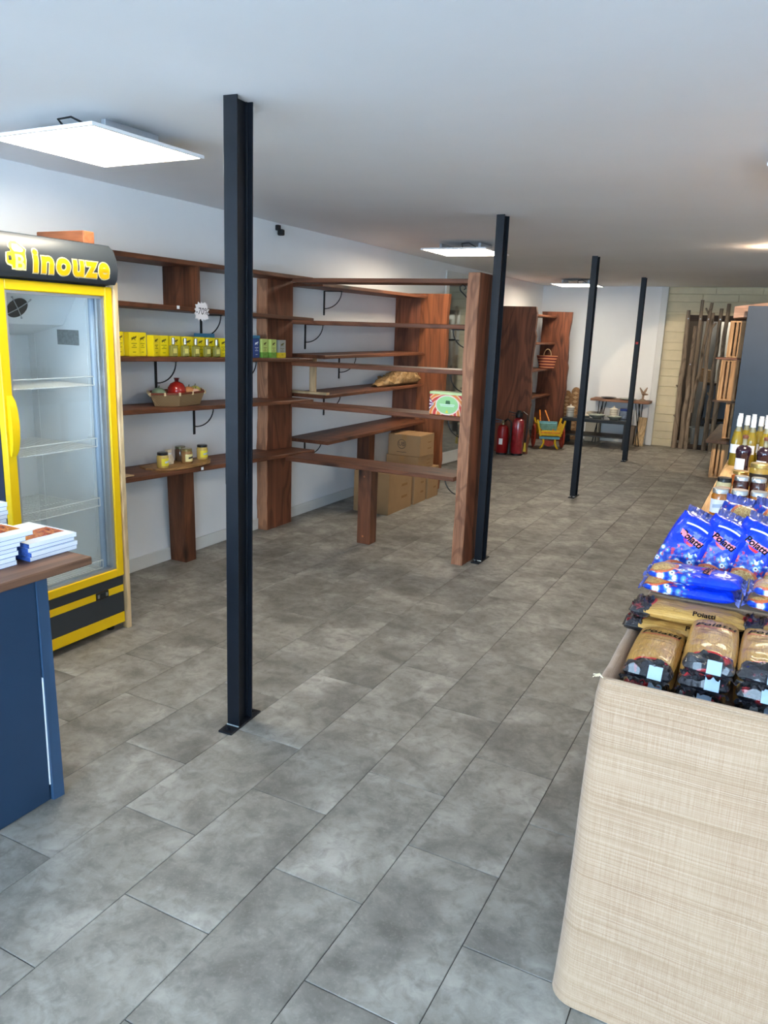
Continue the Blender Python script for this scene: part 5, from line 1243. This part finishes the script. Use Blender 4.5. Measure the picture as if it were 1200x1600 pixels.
def gold_mat():
    n = NT('gold_pasta_wrap'); tc = n.node('ShaderNodeTexCoord'); sx = n.node('ShaderNodeSeparateXYZ'); n.l(tc.outputs['UV'], sx.inputs[0]); u, v = sx.outputs[0], sx.outputs[1]
    st = n.noise(n.mapping(tc.outputs['UV'], (70, 1.5, 1)), 1.0, 3); bl = n.noise(tc.outputs['UV'], 4.0, 3)
    c = n.ramp(st, [(0.35, lin((170, 124, 62))), (0.55, lin((196, 150, 80))), (0.7, lin((212, 170, 100)))])
    c = n.mix(n.ramp(bl, [(0.4, (0,0,0,1)), (0.7, (0.35,0.35,0.35,1))]), c, lin((186, 138, 66)))
    arc = n.math('MULTIPLY', n.math('POWER', n.math('ABSOLUTE', n.math('SUBTRACT', u, 0.5)), 2.0), 0.55)
    e = n.math('ADD', v, arc)
    c = n.mix(n.math('LESS_THAN', e, 0.165), c, lin((196, 40, 44)))
    c = n.mix(n.math('LESS_THAN', e, 0.140), c, lin((24, 24, 32)))
    e2 = n.math('SUBTRACT', v, arc)
    c = n.mix(n.math('GREATER_THAN', e2, 0.945), c, lin((196, 40, 44)))
    c = n.mix(n.math('GREATER_THAN', e2, 0.955), c, lin((28, 24, 34)))
    n.l(c, n.b.inputs['Base Color']); n.b.inputs['Roughness'].default_value = 0.34; n.b.inputs['Coat Weight'].default_value = 0.22; n.b.inputs['Coat Roughness'].default_value = 0.06; n.b.inputs['Specular IOR Level'].default_value = 0.3
    n.bump(n.noise(tc.outputs['UV'], 9.0, 3, 1.0), 0.35, 0.012)
    return n.m
def blue_mat():
    n = NT('blue_pasta_wrap'); tc = n.node('ShaderNodeTexCoord'); UV = tc.outputs['UV']; sx = n.node('ShaderNodeSeparateXYZ'); n.l(UV, sx.inputs[0]); u, v = sx.outputs[0], sx.outputs[1]
    c = n.ramp(n.noise(UV, 3.0, 2), [(0.3, lin((8, 46, 190))), (0.7, lin((12, 62, 214)))])
    mp = n.mapping(UV, (6.5, 11, 1))
    vo = n.node('ShaderNodeTexVoronoi'); vo.inputs['Scale'].default_value = 1.0; n.l(mp, vo.inputs['Vector'])
    d = vo.outputs['Distance']
    zone = n.math('LESS_THAN', n.math('ADD', v, n.math('MULTIPLY', n.noise(UV, 7, 2), 0.3)), 0.62)
    petals = n.ramp(d, [(0.14, lin((16, 26, 70))), (0.18, lin((240, 242, 248))), (0.33, lin((232, 236, 246))), (0.38, lin((90, 150, 214))), (0.55, lin((20, 60, 170)))])
    tint = n.mix(n.ramp(n.noise(UV, 11, 2), [(0.55, (0,0,0,1)), (0.62, (0.8,0.8,0.8,1))]), petals, lin((206, 60, 56)))
    c = n.mix(zone, c, tint)
    dx = n.math('SUBTRACT', u, 0.60); dy = n.math('SUBTRACT', v, 0.14)
    el = n.math('ADD', n.math('MULTIPLY', n.math('MULTIPLY', dx, dx), 9.0), n.math('MULTIPLY', n.math('MULTIPLY', dy, dy), 38.0))
    food = n.ramp(n.noise(n.mapping(UV, (34, 60, 1)), 1.0, 4, 2.0), [(0.35, lin((150, 70, 40))), (0.5, lin((214, 170, 100))), (0.65, lin((240, 220, 160)))])
    c = n.mix(n.math('LESS_THAN', el, 0.75), c, food)
    c = n.mix(n.math('MULTIPLY', n.math('LESS_THAN', el, 1.15), n.math('GREATER_THAN', el, 0.75)), c, n.mix(n.noise(UV, 30, 2), lin((200, 50, 46)), lin((230, 150, 90))))
    n.l(c, n.b.inputs['Base Color']); n.b.inputs['Roughness'].default_value = 0.3; n.b.inputs['Coat Weight'].default_value = 0.3; n.b.inputs['Coat Roughness'].default_value = 0.05; n.b.inputs['Specular IOR Level'].default_value = 0.3
    n.bump(n.noise(UV, 5.0, 3, 1.5), 0.4, 0.016)
    return n.m
GOLD, BLUE = gold_mat(), blue_mat()
BLK = NT('black_red_crumpled_wrap'); _v = BLK.objvec(5.0)
BLK.l(BLK.ramp(BLK.noise(_v, 17, 2, 0.5), [(0.58, lin((22, 22, 32))), (0.66, lin((176, 30, 36)))]), BLK.b.inputs['Base Color']); BLK.b.inputs['Roughness'].default_value = 0.14; BLK.b.inputs['Coat Weight'].default_value = 0.8
BLK.bump(BLK.noise(_v, 80, 4, 2.5), 0.8, 0.012); BLK = BLK.m
TXTK = mat('pasta_black_print', (22, 14, 20), 0.6, 0, 0.15); TXTR = mat('pasta_red_print', (206, 44, 58), 0.3); TXTP = mat('pasta_pink_print', (240, 130, 140), 0.3); TXTW = mat('pasta_white_print', (240, 242, 250), 0.3)
STK = mat('bluish_white_sticker', (160, 180, 200), 0.4, 0, 0.4, 0.05, 60)
GW, GL, GH = 0.112, 0.265, 0.043
def surf_text(body, size, top, w, l, cx, cy, off, rot=0.0, **k):
    c, s = math.cos(rot), math.sin(rot)
    def fn(x, y):
        X, Y = cx+x*c-y*s, cy+x*s+y*c
        return top(max(-.98, min(.98, X/(w/2))), max(-.98, min(.98, Y/(l/2))), off)
    return text_mb(body, size, fn, **k)
def surf_poly(pts, top, w, l, off):
    """thin printed strip following the wrap; pts = rows of (x, y)"""
    m = MB(); nu = len(pts[0]); vs = [top(max(-.98, min(.98, x/(w/2))), max(-.98, min(.98, y/(l/2))), off) for r in pts for x, y in r]
    fs = [(j*nu+i, j*nu+i+1, (j+1)*nu+i+1, (j+1)*nu+i) for j in range(len(pts)-1) for i in range(nu-1)]
    return m.add(vs, fs)
def arc_rows(cx, cy, hw, th, bow, n=12):
    return [[(cx-hw+2*hw*i/n, cy+d-bow*(2*i/n-1)**2) for i in range(n+1)] for d in (-th/2, th/2)]

def gold_pack(label, loc, rot, group, side_text=False):
    t = thing('pasta_pack', label, 'pasta pack', loc, rot, group)
    sd_ = R.uniform(0, 50)
    m, uv, top = pillow(GW, GL, GH, wr=0.22, seed=sd_)
    bd = part('wrap', m, GOLD, t, smooth='all', uv=uv)
    if not side_text:
        part('brand_text', surf_text('Poiatti', 0.030, top, GW, GL, 0, 0.070, 0.0018, shear=0.25, bold=0.0008, space=1.15), TXTK, bd)
        part('brand_underline', surf_poly(arc_rows(0, 0.053, 0.045, 0.003, -0.006), top, GW, GL, 0.0010), TXTR, bd)
        for yy in (0.030, 0.012): part('small_print', surf_poly(arc_rows(0, yy, 0.03, 0.0014, 0.0), top, GW, GL, 0.0010), TXTK, bd)
    else:
        part('brand_text', surf_text('Poiatti', 0.021, top, GW, GL, 0.043, 0.03, 0.0016, PI/2, bold=0.0005), TXTK, bd)
    # folded, crumpled end towards the room
    e, uve, tope = pillow(GW*0.98, 0.062, GH*0.92, 15, 13, wr=1.2, seed=sd_+3, pu=3.5, pv=3.0)
    e.v = [(x, y-GL/2+0.012, z+0.006*mnoise.noise((x*40, y*40, sd_))) for x, y, z in e.v]
    fe = part('folded_end', e, BLK, t, smooth=True)
    if not side_text: part('end_seam', fin(GW, GL+0.05, -1, 0.018, GH*0.7, sd_, 0.006), BLK, t, smooth=True)
    a0 = R.uniform(-0.01, 0.012)
    q = lambda x, z: (x, -GL/2-0.034+0.9*z, 0.020+0.85*z)
    if not side_text: part('price_sticker', MB().add([q(a0+0.004, 0.002), q(a0+0.034, 0.001), q(a0+0.034, 0.027), q(a0+0.004, 0.028)], [(0, 1, 2, 3)]).add([(x, y+0.001, z) for x, y, z in (q(a0+0.004, 0.002), q(a0+0.034, 0.001), q(a0+0.034, 0.027), q(a0+0.004, 0.028))], [(3, 2, 1, 0)]), STK, fe)
    part('far_seam', fin(GW, GL, 1, 0.016, GH, sd_+2, 0.004), BLK, t, smooth=True)
    return t
gg = 'gold pasta packs laid end-on'
cols = [(-0.186, 2, 'the corner column'), (-0.070, 3, 'the middle column'), (0.050, 3, 'the column at the picture edge')]
lv = {2: ('lower', 'upper'), 3: ('lowest', 'middle', 'topmost')}
for ci, (cx, n, nm) in enumerate(cols):
    for k in range(n):
        gold_pack('gold spaghetti pack with black end, %s in %s' % (lv[n][k], nm), (cx+R.uniform(-.004, .004), 1.852+0.008*k+R.uniform(-.006, .006), 0.7985+k*0.0415), (0.02*k, 0, R.uniform(-0.03, 0.03)), gg)
gl_ = 'gold pasta packs laid sideways'
for (cx, nm) in ((-0.142, 'by the aisle'), (0.128, 'at the picture edge')):
    for k in range(2):
        gold_pack('gold spaghetti pack lying sideways %s, %s of two' % (nm, ('lower', 'upper')[k]), (cx+0.012*k, 2.040, 0.8430+k*0.043), (0, 0.0, -PI/2+R.uniform(-.02, .02)), gl_, True)

def blue_pack(label, loc, rot, group, w=0.115, l=0.255, h=0.06, flip=False, standing=False):
    t = thing('pasta_bag', label, 'pasta bag', loc, rot, group)
    sd_ = R.uniform(0, 60)
    m, uv, top = pillow(w, l, h, wr=0.30, seed=sd_, pu=2.4, pv=5.0)
    if flip: uv = [(a, 1-b) for a, b in uv]
    # author lying: y = length, z = thickness. Standing bags have their base at the origin
    tr = (lambda p: (p[0], -p[2]+h/2, p[1]+l/2)) if standing else (lambda p: p)
    m.v = [tr(p) for p in m.v]
    bd = part('wrap', m, BLUE, t, smooth='all', uv=uv)
    if not flip:
        yy = 0.032
        pk = [[(-0.034, yy+0.017), (-0.012, yy+0.012), (0.012, yy+0.007), (0.036, yy+0.005)], [(-0.032, yy+0.001), (-0.012, yy-0.005), (0.012, yy-0.010), (0.032, yy-0.012)]]
        mm = surf_poly(pk, top, w, l, 0.0012); mm.v = [tr(p) for p in mm.v]; rb = part('brand_ribbon', mm, TXTP, bd)
        mm = surf_poly([[(-0.018, yy-0.006), (0.0, yy-0.010), (0.016, yy-0.013)], [(-0.010, yy-0.015), (0.0, yy-0.018), (0.010, yy-0.020)]], top, w, l, 0.0011); mm.v = [tr(p) for p in mm.v]; part('ribbon_tail', mm, TXTR, bd)
        mm = surf_text('Poiatti', 0.026, top, w, l, 0.002, yy+0.001, 0.0026, -0.22, bold=0.0008, shear=0.15); mm.v = [tr(p) for p in mm.v]; part('brand_text', mm, TXTK, bd)
        mm = surf_poly(arc_rows(0.0, yy+0.040, 0.032, 0.005, 0.004), top, w, l, 0.0011); mm.v = [tr(p) for p in mm.v]; part('small_print', mm, TXTW, bd)
    f1, f2 = fin(w*0.9, l, 1, 0.024 if standing else 0.014, h, sd_, 0.012, -0.03 if standing else -0.008), fin(w, l, -1, 0.012, h, sd_+5, 0.006, -0.006)
    f1.v = [tr(p) for p in f1.v]; f2.v = [tr(p) for p in f2.v]
    part('crimped_top', f1, FILMW, t, smooth=True); part('crimped_base', f2, BLUE if False else FILMW, t, smooth=True)
    return t
FILMW = mat('milky_clear_film', (84, 92, 160), 0.12, 0, 0.7, 0.35, 40, 0.8, 60, coat=0.7)
gb = 'blue pasta bags laid sideways'
for (cx, nm) in ((-0.15, 'by the aisle'), (0.105, 'at the picture edge')):
    for k in range(2):
        blue_pack('blue pasta bag lying sideways %s, %s of two' % (nm, ('lower', 'upper')[k]), (cx+0.01*k, 2.118-0.004*k, 0.9300+k*0.038), (0, 0, -PI/2+R.uniform(-.03, .03)), gb, l=0.228, h=0.042)
gs = 'blue pasta bags standing in a row'
for i in range(4):
    lb = ('blue pasta bag leaning at the aisle end of the standing row', 'second standing blue pasta bag from the aisle', 'third standing blue pasta bag from the aisle', 'fourth standing blue pasta bag from the aisle, at the picture edge')[i]
    blue_pack(lb, (-0.222+0.086*i, 2.255+0.012*i, 0.927), (-0.28, 0.36-0.03*i, -0.10), gs, 0.124, 0.196, 0.070, standing=True)
for i in range(3):
    lb = ('crumple topped pasta bag behind the second standing bag', 'crumple topped pasta bag behind the third standing bag', 'crumple topped pasta bag behind the fourth standing bag')[i]
    blue_pack(lb, (-0.09+0.085*i, 2.43+0.01*i, 0.927), (-0.12, 0.15, 0.1*i), 'pasta bags in the rear row', 0.115, 0.205, 0.07, flip=True, standing=True)
